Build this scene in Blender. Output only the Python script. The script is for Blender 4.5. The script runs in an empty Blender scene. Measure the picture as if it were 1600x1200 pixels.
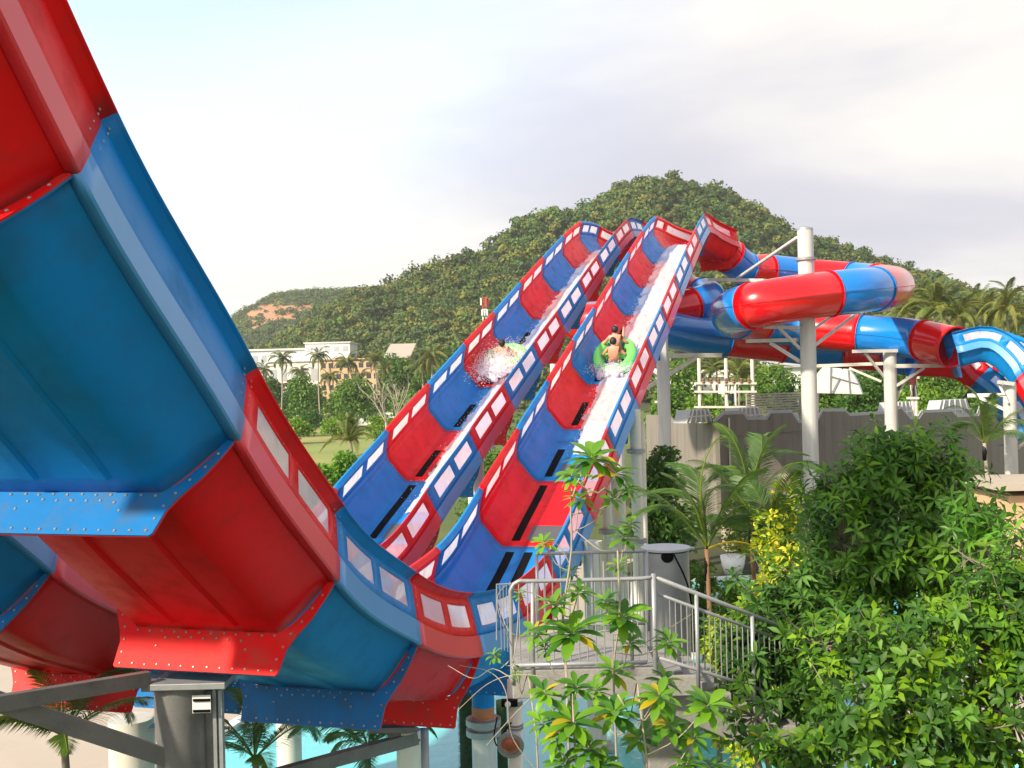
import bpy, bmesh, math, random
import numpy as np
from mathutils import Vector, Matrix, noise
R=math.radians
rng=np.random.default_rng(7); random.seed(7)
scn=bpy.context.scene
COL=scn.collection
# ------------------------------------------------------------ camera
H0=10.5; FPX=1692.7
pit,rol=R(0.10),R(1.40)
Xw=Vector((1,0,0)); FW=Vector((0,math.cos(pit),math.sin(pit))); U0=Vector((0,-math.sin(pit),math.cos(pit)))
RT=Xw*math.cos(rol)-U0*math.sin(rol); UP=Xw*math.sin(rol)+U0*math.cos(rol)
cd=bpy.data.cameras.new('camera'); cam=bpy.data.objects.new('camera',cd); COL.objects.link(cam)
m=Matrix.Identity(4)
for i in range(3): m[i][0]=RT[i]; m[i][1]=UP[i]; m[i][2]=-FW[i]
m[2][3]=H0
cam.matrix_world=m
cd.sensor_fit='HORIZONTAL'; cd.sensor_width=36; cd.lens=36*FPX/1600; cd.clip_end=6000; cd.clip_start=.1
scn.camera=cam
# ------------------------------------------------------------ light
SUN_EL,SUN_AZ=R(34),R(-130)      # azimuth clockwise from +Y; sun is to the left and a little behind
sd=bpy.data.lights.new('sun','SUN'); sd.energy=5.0; sd.angle=R(2.2); sd.color=(1,.87,.68)
so=bpy.data.objects.new('sun',sd); COL.objects.link(so)
sdir=Vector((math.sin(SUN_AZ)*math.cos(SUN_EL),math.cos(SUN_AZ)*math.cos(SUN_EL),math.sin(SUN_EL)))
so.rotation_euler=sdir.to_track_quat('Z','Y').to_euler(); so.location=(0,0,60)
wd=bpy.data.worlds.new('World'); scn.world=wd; wd.use_nodes=True
nt=wd.node_tree; N=nt.nodes; L=nt.links; N.clear()
out=N.new('ShaderNodeOutputWorld')
sky=N.new('ShaderNodeTexSky'); sky.sky_type='NISHITA'; sky.sun_disc=False; sky.sun_elevation=SUN_EL; sky.sun_rotation=SUN_AZ
sky.dust_density=2.0
bg1=N.new('ShaderNodeBackground'); bg1.inputs[1].default_value=.15; L.new(sky.outputs[0],bg1.inputs[0])
tc=N.new('ShaderNodeTexCoord')
sep=N.new('ShaderNodeSeparateXYZ'); L.new(tc.outputs['Generated'],sep.inputs[0])
def nmath(op,a,b=None,c=None,clamp=False,tree=None):
    t=tree or nt
    n=t.nodes.new('ShaderNodeMath'); n.operation=op; n.use_clamp=clamp
    for i,v in enumerate((a,b,c)):
        if v is None: continue
        if isinstance(v,(int,float)): n.inputs[i].default_value=v
        else: t.links.new(v,n.inputs[i])
    return n.outputs[0]
zz=nmath('MAXIMUM',sep.outputs[2],0.0); zz=nmath('ADD',zz,.16)
px=nmath('DIVIDE',sep.outputs[0],zz); py=nmath('DIVIDE',sep.outputs[1],zz)
cmb=N.new('ShaderNodeCombineXYZ'); L.new(px,cmb.inputs[0]); L.new(py,cmb.inputs[1])
mp=N.new('ShaderNodeMapping'); mp.inputs['Location'].default_value=(3.1,7.7,0); mp.inputs['Scale'].default_value=(.55,.8,1); mp.inputs['Rotation'].default_value=(0,0,.5)
L.new(cmb.outputs[0],mp.inputs[0])
n1=N.new('ShaderNodeTexNoise'); n1.inputs['Scale'].default_value=.75; n1.inputs['Detail'].default_value=7; n1.inputs['Roughness'].default_value=.5; n1.inputs['Distortion'].default_value=.35; L.new(mp.outputs[0],n1.inputs[0])
n2=N.new('ShaderNodeTexNoise'); n2.inputs['Scale'].default_value=.42; n2.inputs['Detail'].default_value=5; n2.inputs['Roughness'].default_value=.5; L.new(mp.outputs[0],n2.inputs[0])
# cloud tone: grey lavender where thick, cream white where thin; thicker to the east (right)
tone=nmath('MULTIPLY_ADD',n1.outputs[0],1.35,nmath('MULTIPLY',px,-.075))
tone=nmath('ADD',tone,nmath('MULTIPLY_ADD',sep.outputs[2],-.55,.09))
cr=N.new('ShaderNodeValToRGB'); L.new(tone,cr.inputs[0])
el=cr.color_ramp.elements; el[0].position=.30; el[0].color=(.54,.55,.63,1); el[1].position=.70; el[1].color=(.93,.90,.82,1)
e=el.new(.42); e.color=(.63,.62,.68,1); e=el.new(.55); e.color=(.84,.81,.775,1)
bg2=N.new('ShaderNodeBackground'); L.new(cr.outputs[0],bg2.inputs[0]); bg2.inputs[1].default_value=.85
mk=nmath('MULTIPLY_ADD',n2.outputs[0],-5.0,3.1,clamp=True)        # gaps of blue
mk=nmath('MULTIPLY',mk,nmath('MULTIPLY_ADD',px,-.9,.42,clamp=True))
mk=nmath('MULTIPLY',mk,nmath('MULTIPLY_ADD',sep.outputs[2],4.0,-.42,clamp=True))
bgb=N.new('ShaderNodeBackground'); bgb.inputs[0].default_value=(.70,.85,1,1); bgb.inputs[1].default_value=.44
addb=N.new('ShaderNodeAddShader'); L.new(bg1.outputs[0],addb.inputs[0]); L.new(bgb.outputs[0],addb.inputs[1])
mx=N.new('ShaderNodeMixShader'); L.new(mk,mx.inputs[0]); L.new(bg2.outputs[0],mx.inputs[1]); L.new(addb.outputs[0],mx.inputs[2])
L.new(mx.outputs[0],out.inputs[0])
scn.view_settings.view_transform='Standard'; scn.view_settings.look='None'; scn.view_settings.exposure=0.55; scn.view_settings.gamma=1
scn.view_settings.use_curve_mapping=False
scn.render.engine='CYCLES'
scn.cycles.max_bounces=7; scn.cycles.transparent_max_bounces=12; scn.cycles.diffuse_bounces=3; scn.cycles.glossy_bounces=3
# ------------------------------------------------------------ materials
def mat(name,color,rough=.6,var=.12,nscale=3.,bump=0.,bscale=20.,spec=.5,coat=0.,metal=0.,dirt=None,dscale=1.5,damt=.5,transl=0.,stretch=None,attr=None,coord='Object',trans=0.):
    m=bpy.data.materials.new(name); m.use_nodes=True; t=m.node_tree; n=t.nodes; l=t.links
    b=n['Principled BSDF']; b.inputs['Roughness'].default_value=rough; b.inputs['Specular IOR Level'].default_value=spec
    b.inputs['Metallic'].default_value=metal; b.inputs['Coat Weight'].default_value=coat; b.inputs['Coat Roughness'].default_value=.12
    tcn=n.new('ShaderNodeTexCoord')
    ns=n.new('ShaderNodeTexNoise'); ns.inputs['Scale'].default_value=nscale; ns.inputs['Detail'].default_value=6; l.new(tcn.outputs[coord],ns.inputs[0])
    hsv=n.new('ShaderNodeHueSaturation'); hsv.inputs['Color'].default_value=(*color,1)
    v=nmath('MULTIPLY_ADD',ns.outputs[0],2*var,1-var,tree=t); l.new(v,hsv.inputs['Value'])
    col=hsv.outputs[0]
    if attr:
        a=n.new('ShaderNodeAttribute'); a.attribute_name=attr
        mm=n.new('ShaderNodeMix'); mm.data_type='RGBA'; mm.blend_type='MULTIPLY'; mm.inputs[0].default_value=1
        l.new(col,mm.inputs[6]); l.new(a.outputs[0],mm.inputs[7]); col=mm.outputs[2]
    if dirt:
        nd=n.new('ShaderNodeTexNoise'); nd.inputs['Scale'].default_value=dscale; nd.inputs['Detail'].default_value=9; nd.inputs['Roughness'].default_value=.65; 
        if stretch:
            mpn=n.new('ShaderNodeMapping'); mpn.inputs['Scale'].default_value=stretch; l.new(tcn.outputs[coord],mpn.inputs[0]); l.new(mpn.outputs[0],nd.inputs[0])
        else: l.new(tcn.outputs[coord],nd.inputs[0])
        f=nmath('MULTIPLY_ADD',nd.outputs[0],4,-1.9,clamp=True,tree=t); f=nmath('MULTIPLY',f,damt,tree=t)
        mm=n.new('ShaderNodeMix'); mm.data_type='RGBA'; l.new(f,mm.inputs[0]); l.new(col,mm.inputs[6]); mm.inputs[7].default_value=(*dirt,1); col=mm.outputs[2]
        r=nmath('MULTIPLY_ADD',f,.4,rough,clamp=True,tree=t); l.new(r,b.inputs['Roughness'])
    l.new(col,b.inputs['Base Color'])
    if bump:
        nb=n.new('ShaderNodeTexNoise'); nb.inputs['Scale'].default_value=bscale; nb.inputs['Detail'].default_value=5; l.new(tcn.outputs[coord],nb.inputs[0])
        bp=n.new('ShaderNodeBump'); bp.inputs['Strength'].default_value=bump; bp.inputs['Distance'].default_value=.02; l.new(nb.outputs[0],bp.inputs['Height']); l.new(bp.outputs[0],b.inputs['Normal'])
    if transl:
        tr=n.new('ShaderNodeBsdfTranslucent'); l.new(col,tr.inputs[0]); ms=n.new('ShaderNodeMixShader'); ms.inputs[0].default_value=transl
        hv=n.new('ShaderNodeHueSaturation'); hv.inputs['Value'].default_value=1.5; l.new(col,hv.inputs['Color']); l.new(hv.outputs[0],tr.inputs[0])
        l.new(b.outputs[0],ms.inputs[1]); l.new(tr.outputs[0],ms.inputs[2]); l.new(ms.outputs[0],n['Material Output'].inputs[0])
    if trans:
        tr=n.new('ShaderNodeBsdfTransparent'); ms=n.new('ShaderNodeMixShader'); ms.inputs[0].default_value=trans
        src=n['Material Output'].inputs[0].links[0].from_socket; l.new(src,ms.inputs[1]); l.new(tr.outputs[0],ms.inputs[2]); l.new(ms.outputs[0],n['Material Output'].inputs[0])
    return m
M={}
M['red']=mat('red_fibreglass',(.76,.002,.007),.40,.10,.9,bump=.12,bscale=1.6,spec=.22,dirt=(.36,.02,.018),dscale=1.6,damt=.5)
M['blue']=mat('blue_fibreglass',(.002,.215,.60),.40,.10,.9,bump=.12,bscale=1.6,spec=.22,dirt=(.02,.12,.27),dscale=1.6,damt=.5)
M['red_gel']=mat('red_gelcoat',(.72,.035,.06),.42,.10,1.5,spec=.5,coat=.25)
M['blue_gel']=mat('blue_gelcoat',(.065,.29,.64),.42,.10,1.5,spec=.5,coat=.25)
M['redt']=mat('red_tube_gelcoat',(.70,.002,.006),.22,.06,1.5,spec=.6,coat=.4)
M['bluet']=mat('blue_tube_gelcoat',(.001,.20,.66),.22,.06,1.5,spec=.6,coat=.4)
M['acrylic']=mat('milky_acrylic',(.74,.74,.78),.2,.05,2,coat=.3,transl=.45,dirt=(.42,.42,.45),dscale=4,damt=.6,trans=.46,stretch=(1,1,.35))
M['black']=mat('black_rubber',(.006,.006,.007),.8,.3,6,spec=.08)
M['grille']=mat('grey_grille',(.12,.13,.14),.5,.3,12,metal=.4)
M['bolt']=mat('bolt_steel',(.42,.40,.38),.4,.3,30,metal=.7,dirt=(.16,.08,.04),dscale=9,damt=.7)
M['galv']=mat('galvanised_steel',(.33,.345,.36),.42,.22,6,metal=.4,bump=.12,bscale=30,dirt=(.22,.21,.20),dscale=3,damt=.5)
M['dsteel']=mat('weathered_steel',(.20,.20,.20),.5,.25,4,metal=.4,bump=.15,bscale=25,dirt=(.09,.085,.08),dscale=2,damt=.7)
M['cream']=mat('cream_painted_steel',(.66,.63,.55),.45,.08,2,dirt=(.38,.33,.26),dscale=3,damt=.4,stretch=(1,1,.12))
M['red_worn']=mat('worn_red_fibreglass',(.72,.006,.008),.5,.15,3,spec=.25,bump=.1,bscale=9,dirt=(.30,.07,.05),dscale=2.6,damt=.65)
M['blue_worn']=mat('worn_blue_fibreglass',(.006,.15,.42),.5,.15,3,spec=.25,bump=.1,bscale=9,dirt=(.07,.10,.13),dscale=2.6,damt=.7)
M['wsteel']=mat('pale_grey_painted_steel',(.56,.56,.54),.4,.07,1.2,spec=.6,dirt=(.30,.28,.25),dscale=3.0,damt=.5,stretch=(1,1,.1))
M['conc']=mat('concrete',(.27,.262,.25),.85,.18,5,bump=.4,bscale=25,dirt=(.14,.135,.125),dscale=1.7,damt=.6)
M['deck']=mat('beige_paving',(.42,.37,.30),.8,.12,1.2,bump=.2,bscale=14,dirt=(.36,.31,.25),dscale=.6,damt=.5)
M['orange']=mat('orange_primer',(.48,.17,.07),.6,.2,8)
M['bldg']=mat('taupe_render',(.215,.195,.168),.85,.09,.35,bump=.2,bscale=8,dirt=(.12,.11,.095),dscale=1.2,damt=.55,stretch=(1,1,.12))
M['white']=mat('white_paint',(.78,.78,.76),.5,.05,2,dirt=(.52,.50,.46),dscale=1.2,damt=.35)
M['greyp']=mat('pale_grey_panel',(.40,.42,.44),.5,.1,2)
M['slat']=mat('taupe_slat',(.33,.30,.25),.7,.15,2)
M['roofw']=mat('white_roof_sheet',(.72,.70,.64),.5,.08,.2,dirt=(.45,.42,.36),dscale=.1,damt=.5)
M['peach']=mat('peach_render',(.62,.41,.24),.85,.1,.15,dirt=(.42,.27,.16),dscale=.1,damt=.5)
M['glassd']=mat('dark_glass',(.03,.04,.05),.12,.2,1,spec=.8)
M['redp']=mat('red_paint',(.55,.05,.03),.5,.1,2)
M['bark']=mat('grey_bark',(.20,.17,.13),.9,.3,6,bump=.6,bscale=18)
M['palebark']=mat('pale_bark',(.33,.29,.22),.85,.2,5,bump=.4,bscale=18)
M['brownbark']=mat('brown_bark',(.22,.11,.06),.85,.3,5,bump=.5,bscale=18)
M['rock']=mat('tan_rock',(.46,.38,.30),.9,.25,.9,bump=.8,bscale=3,dirt=(.24,.19,.15),dscale=.8,damt=.7)
M['grass']=mat('grass',(.075,.11,.02),.95,.35,.12,bump=.6,bscale=4,dirt=(.19,.17,.05),dscale=.03,damt=.6)
M['field']=mat('dry_grass',(.19,.23,.05),.95,.25,.05,bump=.6,bscale=3,dirt=(.36,.27,.10),dscale=.035,damt=.9)
M['soil']=mat('hill_soil',(.045,.055,.018),.95,.35,.05,bump=.6,bscale=2)
M['scar']=mat('red_earth',(.42,.20,.11),.95,.3,.03,bump=1,bscale=.6,dirt=(.28,.17,.09),dscale=.04,damt=.9)
M['hillleaf']=mat('hill_foliage',(.094,.126,.034),.8,.5,.02,transl=.15,attr='tint',spec=.2)
M['bushleaf']=mat('bush_foliage',(.095,.19,.026),.6,.25,2,transl=.28,attr='tint',spec=.3)
M['mango']=mat('glossy_dark_leaf',(.055,.125,.018),.5,.25,3,transl=.25,attr='tint',spec=.28)
M['lime']=mat('fresh_green_leaf',(.13,.30,.022),.42,.2,4,transl=.35,attr='tint',spec=.45)
M['croton']=mat('yellow_leaf',(.58,.52,.03),.45,.2,4,transl=.35,attr='tint',spec=.4)
M['palm']=mat('palm_leaflet',(.06,.13,.024),.45,.2,2,transl=.28,attr='tint',spec=.4)
M['palmfar']=mat('coconut_leaflet',(.14,.165,.04),.6,.2,1,transl=.25,attr='tint',spec=.3)
M['turf']=mat('artificial_turf',(.02,.055,.018),.9,.4,20,bump=1,bscale=60)
M['foam']=mat('white_water',(.84,.83,.86),.6,.05,6,bump=.8,bscale=12,spec=.3,transl=.3,trans=.16)
M['raft']=mat('green_vinyl',(.16,.62,.12),.3,.06,3,coat=.3)
M['raftb']=mat('blue_vinyl',(.02,.22,.60),.3,.06,3,coat=.3)
M['skin']=mat('skin',(.60,.27,.17),.5,.1,4)
M['hair']=mat('black_hair',(.012,.009,.008),.55,.3,20,bump=.5,bscale=60)
M['cloth']=mat('dark_swimwear',(.02,.025,.05),.8,.2,8)
M['rust']=mat('rusty_lens',(.30,.075,.03),.35,.5,9,dirt=(.08,.03,.02),dscale=6,damt=.8)
M['sign']=mat('white_label',(.75,.75,.72),.5,.05,5)
def water_mat(name,col,scale):
    m=mat(name,col,.05,.16,.5,bump=.9,bscale=scale,spec=.6); return m
M['pool']=water_mat('pool_water',(.12,.60,.62),2.2)
M['pool2']=water_mat('deep_pool_water',(.03,.40,.42),2.2)
M['film']=mat('water_film',(.8,.85,.95),.08,.05,6,bump=.5,bscale=9,trans=.90,spec=1.0)
# ------------------------------------------------------------ mesh helpers
def V(u,v,y):
    """a point of the place at depth y (metres ahead of the camera), read off the photograph"""
    xc=(u-800)/FPX*y; zc=(600-v)/FPX*y
    p=RT*xc+UP*zc+FW*y
    return Vector((p.x,p.y,p.z+H0))
def G(u,y,z=0):
    p=V(u,600,y); return Vector((p.x,y,z))
class MB:
    def __init__(s): s.v=[]; s.f=[]
    def add(s,vs,fs):
        o=len(s.v); s.v.extend([tuple(p) for p in vs]); s.f.extend([tuple(i+o for i in f) for f in fs])
    def box(s,c,d,rot=None):
        vs=[]
        for x in(-.5,.5):
            for y in(-.5,.5):
                for z in(-.5,.5):
                    p=Vector((x*d[0],y*d[1],z*d[2]))
                    if rot: p=rot@p
                    vs.append(p+Vector(c))
        s.add(vs,[(0,1,3,2),(4,6,7,5),(0,4,5,1),(2,3,7,6),(0,2,6,4),(1,5,7,3)])
    def beam(s,a,b,w,h,upv=(0,0,1)):
        a=Vector(a);b=Vector(b);t=(b-a).normalized(); u=Vector(upv)
        if abs(t.dot(u))>.95: u=Vector((1,0,0))
        sx=t.cross(u).normalized(); uz=sx.cross(t).normalized(); vs=[]
        for p in(a,b):
            for i,j in((-1,-1),(1,-1),(1,1),(-1,1)): vs.append(p+sx*i*w/2+uz*j*h/2)
        s.add(vs,[(3,2,1,0),(4,5,6,7),(0,1,5,4),(1,2,6,5),(2,3,7,6),(3,0,4,7)])
    def tube(s,pts,r,n=8,cap=True):
        pts=[Vector(p) for p in pts]; k=len(pts)
        rs=r if isinstance(r,(list,tuple)) else [r]*k
        vs=[];fs=[]; prev=None
        for i,p in enumerate(pts):
            t=(pts[min(i+1,k-1)]-pts[max(i-1,0)]).normalized()
            if prev is None:
                a=t.orthogonal().normalized()
            else:
                a=(prev-t*prev.dot(t)).normalized()
            prev=a; bb=t.cross(a)
            for j in range(n):
                an=2*math.pi*j/n; vs.append(p+(a*math.cos(an)+bb*math.sin(an))*rs[i])
        for i in range(k-1):
            for j in range(n): fs.append((i*n+j,i*n+(j+1)%n,(i+1)*n+(j+1)%n,(i+1)*n+j))
        if cap: fs.append(tuple(range(n-1,-1,-1))); fs.append(tuple((k-1)*n+j for j in range(n)))
        s.add(vs,fs)
    def lathe(s,c,prof,n=20,ax=(0,0,1)):
        ax=Vector(ax).normalized(); a=ax.orthogonal().normalized(); b=ax.cross(a); c=Vector(c); vs=[];fs=[]
        for r,h in prof:
            for j in range(n):
                an=2*math.pi*j/n; vs.append(c+ax*h+(a*math.cos(an)+b*math.sin(an))*r)
        for i in range(len(prof)-1):
            for j in range(n): fs.append((i*n+j,i*n+(j+1)%n,(i+1)*n+(j+1)%n,(i+1)*n+j))
        fs.append(tuple(range(n-1,-1,-1))); fs.append(tuple((len(prof)-1)*n+j for j in range(n)))
        s.add(vs,fs)
    def blob(s,c,r,sub=2,amp=.25,fr=1.,sq=(1,1,1)):
        bm=bmesh.new(); bmesh.ops.create_icosphere(bm,subdivisions=sub,radius=1)
        bm.verts.index_update(); vs=[]
        for v in bm.verts:
            p=v.co.copy(); k=1+amp*noise.fractal(p*fr+Vector(c)*.37,1,2,4); vs.append(Vector((p.x*sq[0]*r*k+c[0],p.y*sq[1]*r*k+c[1],p.z*sq[2]*r*k+c[2])))
        s.add(vs,[tuple(v.index for v in f.verts) for f in bm.faces]); bm.free()
    def build(s,name,mt,parent=None,smooth=False,kind=None,label=None,solid=0,bevel=0,parentloc=None):
        me=bpy.data.meshes.new(name); me.from_pydata(s.v,[],s.f); me.update()
        if isinstance(mt,(list,tuple)):
            for q in mt: me.materials.append(q)
        else: me.materials.append(mt)
        if smooth: me.polygons.foreach_set('use_smooth',[True]*len(me.polygons))
        return link(name,me,parent,kind,label,solid,bevel)
def link(name,me,parent=None,kind=None,label=None,solid=0,bevel=0):
    o=bpy.data.objects.new(name,me); COL.objects.link(o)
    if parent is not None:
        o.parent=parent
        if parent.type=='EMPTY': o.matrix_parent_inverse=Matrix.Translation(-Vector(parent.location))
    if kind: o['kind']=kind
    if label: o['label']=label
    if solid:
        q=o.modifiers.new('thickness','SOLIDIFY'); q.thickness=solid; q.offset=0
    if bevel:
        q=o.modifiers.new('bevel','BEVEL'); q.width=bevel; q.segments=2; q.limit_method='ANGLE'
    return o
def tag(o,label,cat,group=None,kind=None):
    o['label']=label; o['category']=cat
    if group: o['group']=group
    if kind: o['kind']=kind
    return o
def thing(name,label,cat,loc=(0,0,0),group=None):
    o=bpy.data.objects.new(name,None); COL.objects.link(o); o.location=loc; o.empty_display_size=.3
    return tag(o,label,cat,group)
KIDS={}
def dup(root,loc,rz=0,sc=1,label=None,group=None):
    if root.name not in KIDS: KIDS[root.name]=[(c,[g for g in c.children]) for c in root.children]
    r=root.copy(); COL.objects.link(r); r.location=loc; r.rotation_euler=(0,0,rz); r.scale=(sc,)*3
    if label: r['label']=label
    if group: r['group']=group
    for c,gs in KIDS[root.name]:
        k=c.copy(); COL.objects.link(k); k.parent=r
        for g in gs:
            d=g.copy(); COL.objects.link(d); d.parent=k
    return r
def struct(o): o['kind']='structure'; return o
def npmesh(name,verts,faces4,mt,tint=None,smooth=False):
    """fast mesh from numpy arrays; faces4: (n,k) ints; tint: per-face rgb"""
    me=bpy.data.meshes.new(name); nv=len(verts); nf,k=faces4.shape
    me.vertices.add(nv); me.vertices.foreach_set('co',np.asarray(verts,np.float32).ravel())
    me.loops.add(nf*k); me.loops.foreach_set('vertex_index',faces4.ravel().astype(np.int32))
    me.polygons.add(nf); me.polygons.foreach_set('loop_start',np.arange(nf,dtype=np.int32)*k)
    if smooth: me.polygons.foreach_set('use_smooth',np.ones(nf,bool))
    me.materials.append(mt)
    if tint is not None:
        a=me.attributes.new('tint','FLOAT_COLOR','FACE'); c=np.ones((nf,4),np.float32); c[:,:3]=tint; a.data.foreach_set('color',c.ravel())
    me.update(calc_edges=True); me.validate(); return me
def unit(a): return a/np.maximum(np.linalg.norm(a,axis=1,keepdims=True),1e-9)
def leaves(base,dirs,nrm,ln,wd,droop=.25,fold=.18,tint=None):
    """simple folded leaf: 5 verts, 4 tris each"""
    base=np.asarray(base);d=unit(np.asarray(dirs)); s=unit(np.cross(d,nrm)); n=unit(np.cross(s,d)); ln=ln[:,None]; wd=wd[:,None]
    mid=base+d*ln*.48; tip=base+d*ln-n*ln*droop*.6+np.array([0,0,-1])*ln*droop*.4
    Lf=mid+s*wd*.5+n*wd*fold; Rt=mid-s*wd*.5+n*wd*fold
    n_=len(base); vs=np.stack([base,mid,tip,Lf,Rt],1).reshape(-1,3)
    o=(np.arange(n_)*5)[:,None,None]; f=(np.array([[0,4,1],[1,4,2],[0,1,3],[1,2,3]])[None]+o).reshape(-1,3)
    t=None if tint is None else np.repeat(tint,4,axis=0)
    return vs,f,t
def rleaf_mesh(name,mt,ln=.25,wd=.08,droop=.2,tint=(1,1,1)):
    """one detailed leaf along +X, normal +Z"""
    vs=[(0,0,0)];fs=[]; st=[(.12,.35),(.35,.85),(.6,1),(.82,.72)]
    for a,w in st:
        z=-droop*ln*a*a
        vs+=[(a*ln,w*wd/2,z+w*wd*.14),(a*ln,0,z),(a*ln,-w*wd/2,z+w*wd*.14)]
    vs.append((ln,0,-droop*ln)); fs+=[(0,2,1),(0,3,2)]
    for i in range(3):
        a=1+i*3; fs+=[(a,a+1,a+4,a+3),(a+1,a+2,a+5,a+4)]
    a=10; fs+=[(a,a+1,13),(a+1,a+2,13)]
    me=bpy.data.meshes.new(name); me.from_pydata(vs,[],fs); me.materials.append(mt)
    at=me.attributes.new('tint','FLOAT_COLOR','FACE')
    for q in at.data: q.color=(*tint,1)
    me.polygons.foreach_set('use_smooth',[True]*len(me.polygons)); me.update(); return me
def dirmat(d,n,loc,sc=1):
    d=Vector(d).normalized(); n=Vector(n); s=n.cross(d).normalized(); n=d.cross(s)
    m=Matrix.Identity(4)
    for i in range(3): m[i][0]=d[i]*sc; m[i][1]=s[i]*sc; m[i][2]=n[i]*sc; m[i][3]=loc[i]
    return m
# ------------------------------------------------------------ the two open slide lanes
ANG=.281; D2=Vector((math.sin(ANG),math.cos(ANG),0)); B2=Vector((math.cos(ANG),-math.sin(ANG),0)); X0=-8.548; SEP=4.819
# joints along the plan line: distance, height (from the camera's eye), slope angle
JN=[(.3,10.2,-.78),(2.9,7.6,-.80),(5.45,4.75,-.84),(8.081,1.574,-.86),(10.925,-1.139,-.80),(13.631,-3.373,-.66),(16.95,-5.112,-.42),(20.535,-6.194,-.17),(24.1,-6.56,-.02),(27.667,-6.308,.13),
    (32.039,-4.95,.40),(36.322,-3.33,.40),(40.6,-1.72,.37),(45.14,-.03,.37),(49.626,1.60,.36),(54.492,3.44,.36),(59.32,5.24,.35),(64.374,7.06,.33),(69.235,8.57,.24)]
JN=[(a,b+H0,c) for a,b,c in JN]
def hermite(a,b,t):
    s0,z0,g0=a; s1,z1,g1=b; h=s1-s0; m0=math.tan(g0)*h; m1=math.tan(g1)*h
    return z0*(2*t**3-3*t*t+1)+m0*(t**3-2*t*t+t)+z1*(-2*t**3+3*t*t)+m1*(t**3-t*t)
def frames(pts):
    """pts -> list of (P, tangent, right, normal); right stays level"""
    out=[]; k=len(pts)
    for i,p in enumerate(pts):
        t=(pts[min(i+1,k-1)]-pts[max(i-1,0)]).normalized(); b=Vector((t.y,-t.x,0)).normalized(); n=b.cross(t).normalized()
        out.append((p,t,b,n))
    return out
def resample(ctrl,step=.3):
    """Catmull-Rom through control points"""
    c=[ctrl[0]*2-ctrl[1]]+list(ctrl)+[ctrl[-1]*2-ctrl[-2]]; o=[]
    for i in range(1,len(c)-2):
        n=max(2,int((c[i+1]-c[i]).length/step))
        for j in range(n):
            t=j/n; o.append(.5*((2*c[i])+(c[i+1]-c[i-1])*t+(2*c[i-1]-5*c[i]+4*c[i+1]-c[i+2])*t*t+(3*c[i]-c[i-1]-3*c[i+1]+c[i+2])*t**3))
    o.append(c[-2]); return o
INNER=[(0,0),(.5,0),(1.10,0),(1.155,.025),(1.31,.20),(1.43,.39),(1.52,.56),(1.60,.69),(1.68,.79),(1.71,.86),(1.715,1.0),(1.70,1.19)]
WALL=[(1.70,1.19),(1.69,1.28),(1.665,1.37),(1.60,1.58),(1.535,1.79),(1.505,1.86),(1.475,1.90),(1.47,1.925),(1.56,2.035),(1.61,2.05)]
SKIRT=[(1.70,1.205),(1.752,1.20),(1.845,.83),(1.83,.805),(1.71,.80)]
PLATE=[(-1.14,0,-1.30,-.62)]
def at(fr,w,h): return fr[0]+fr[2]*w+fr[3]*h
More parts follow.
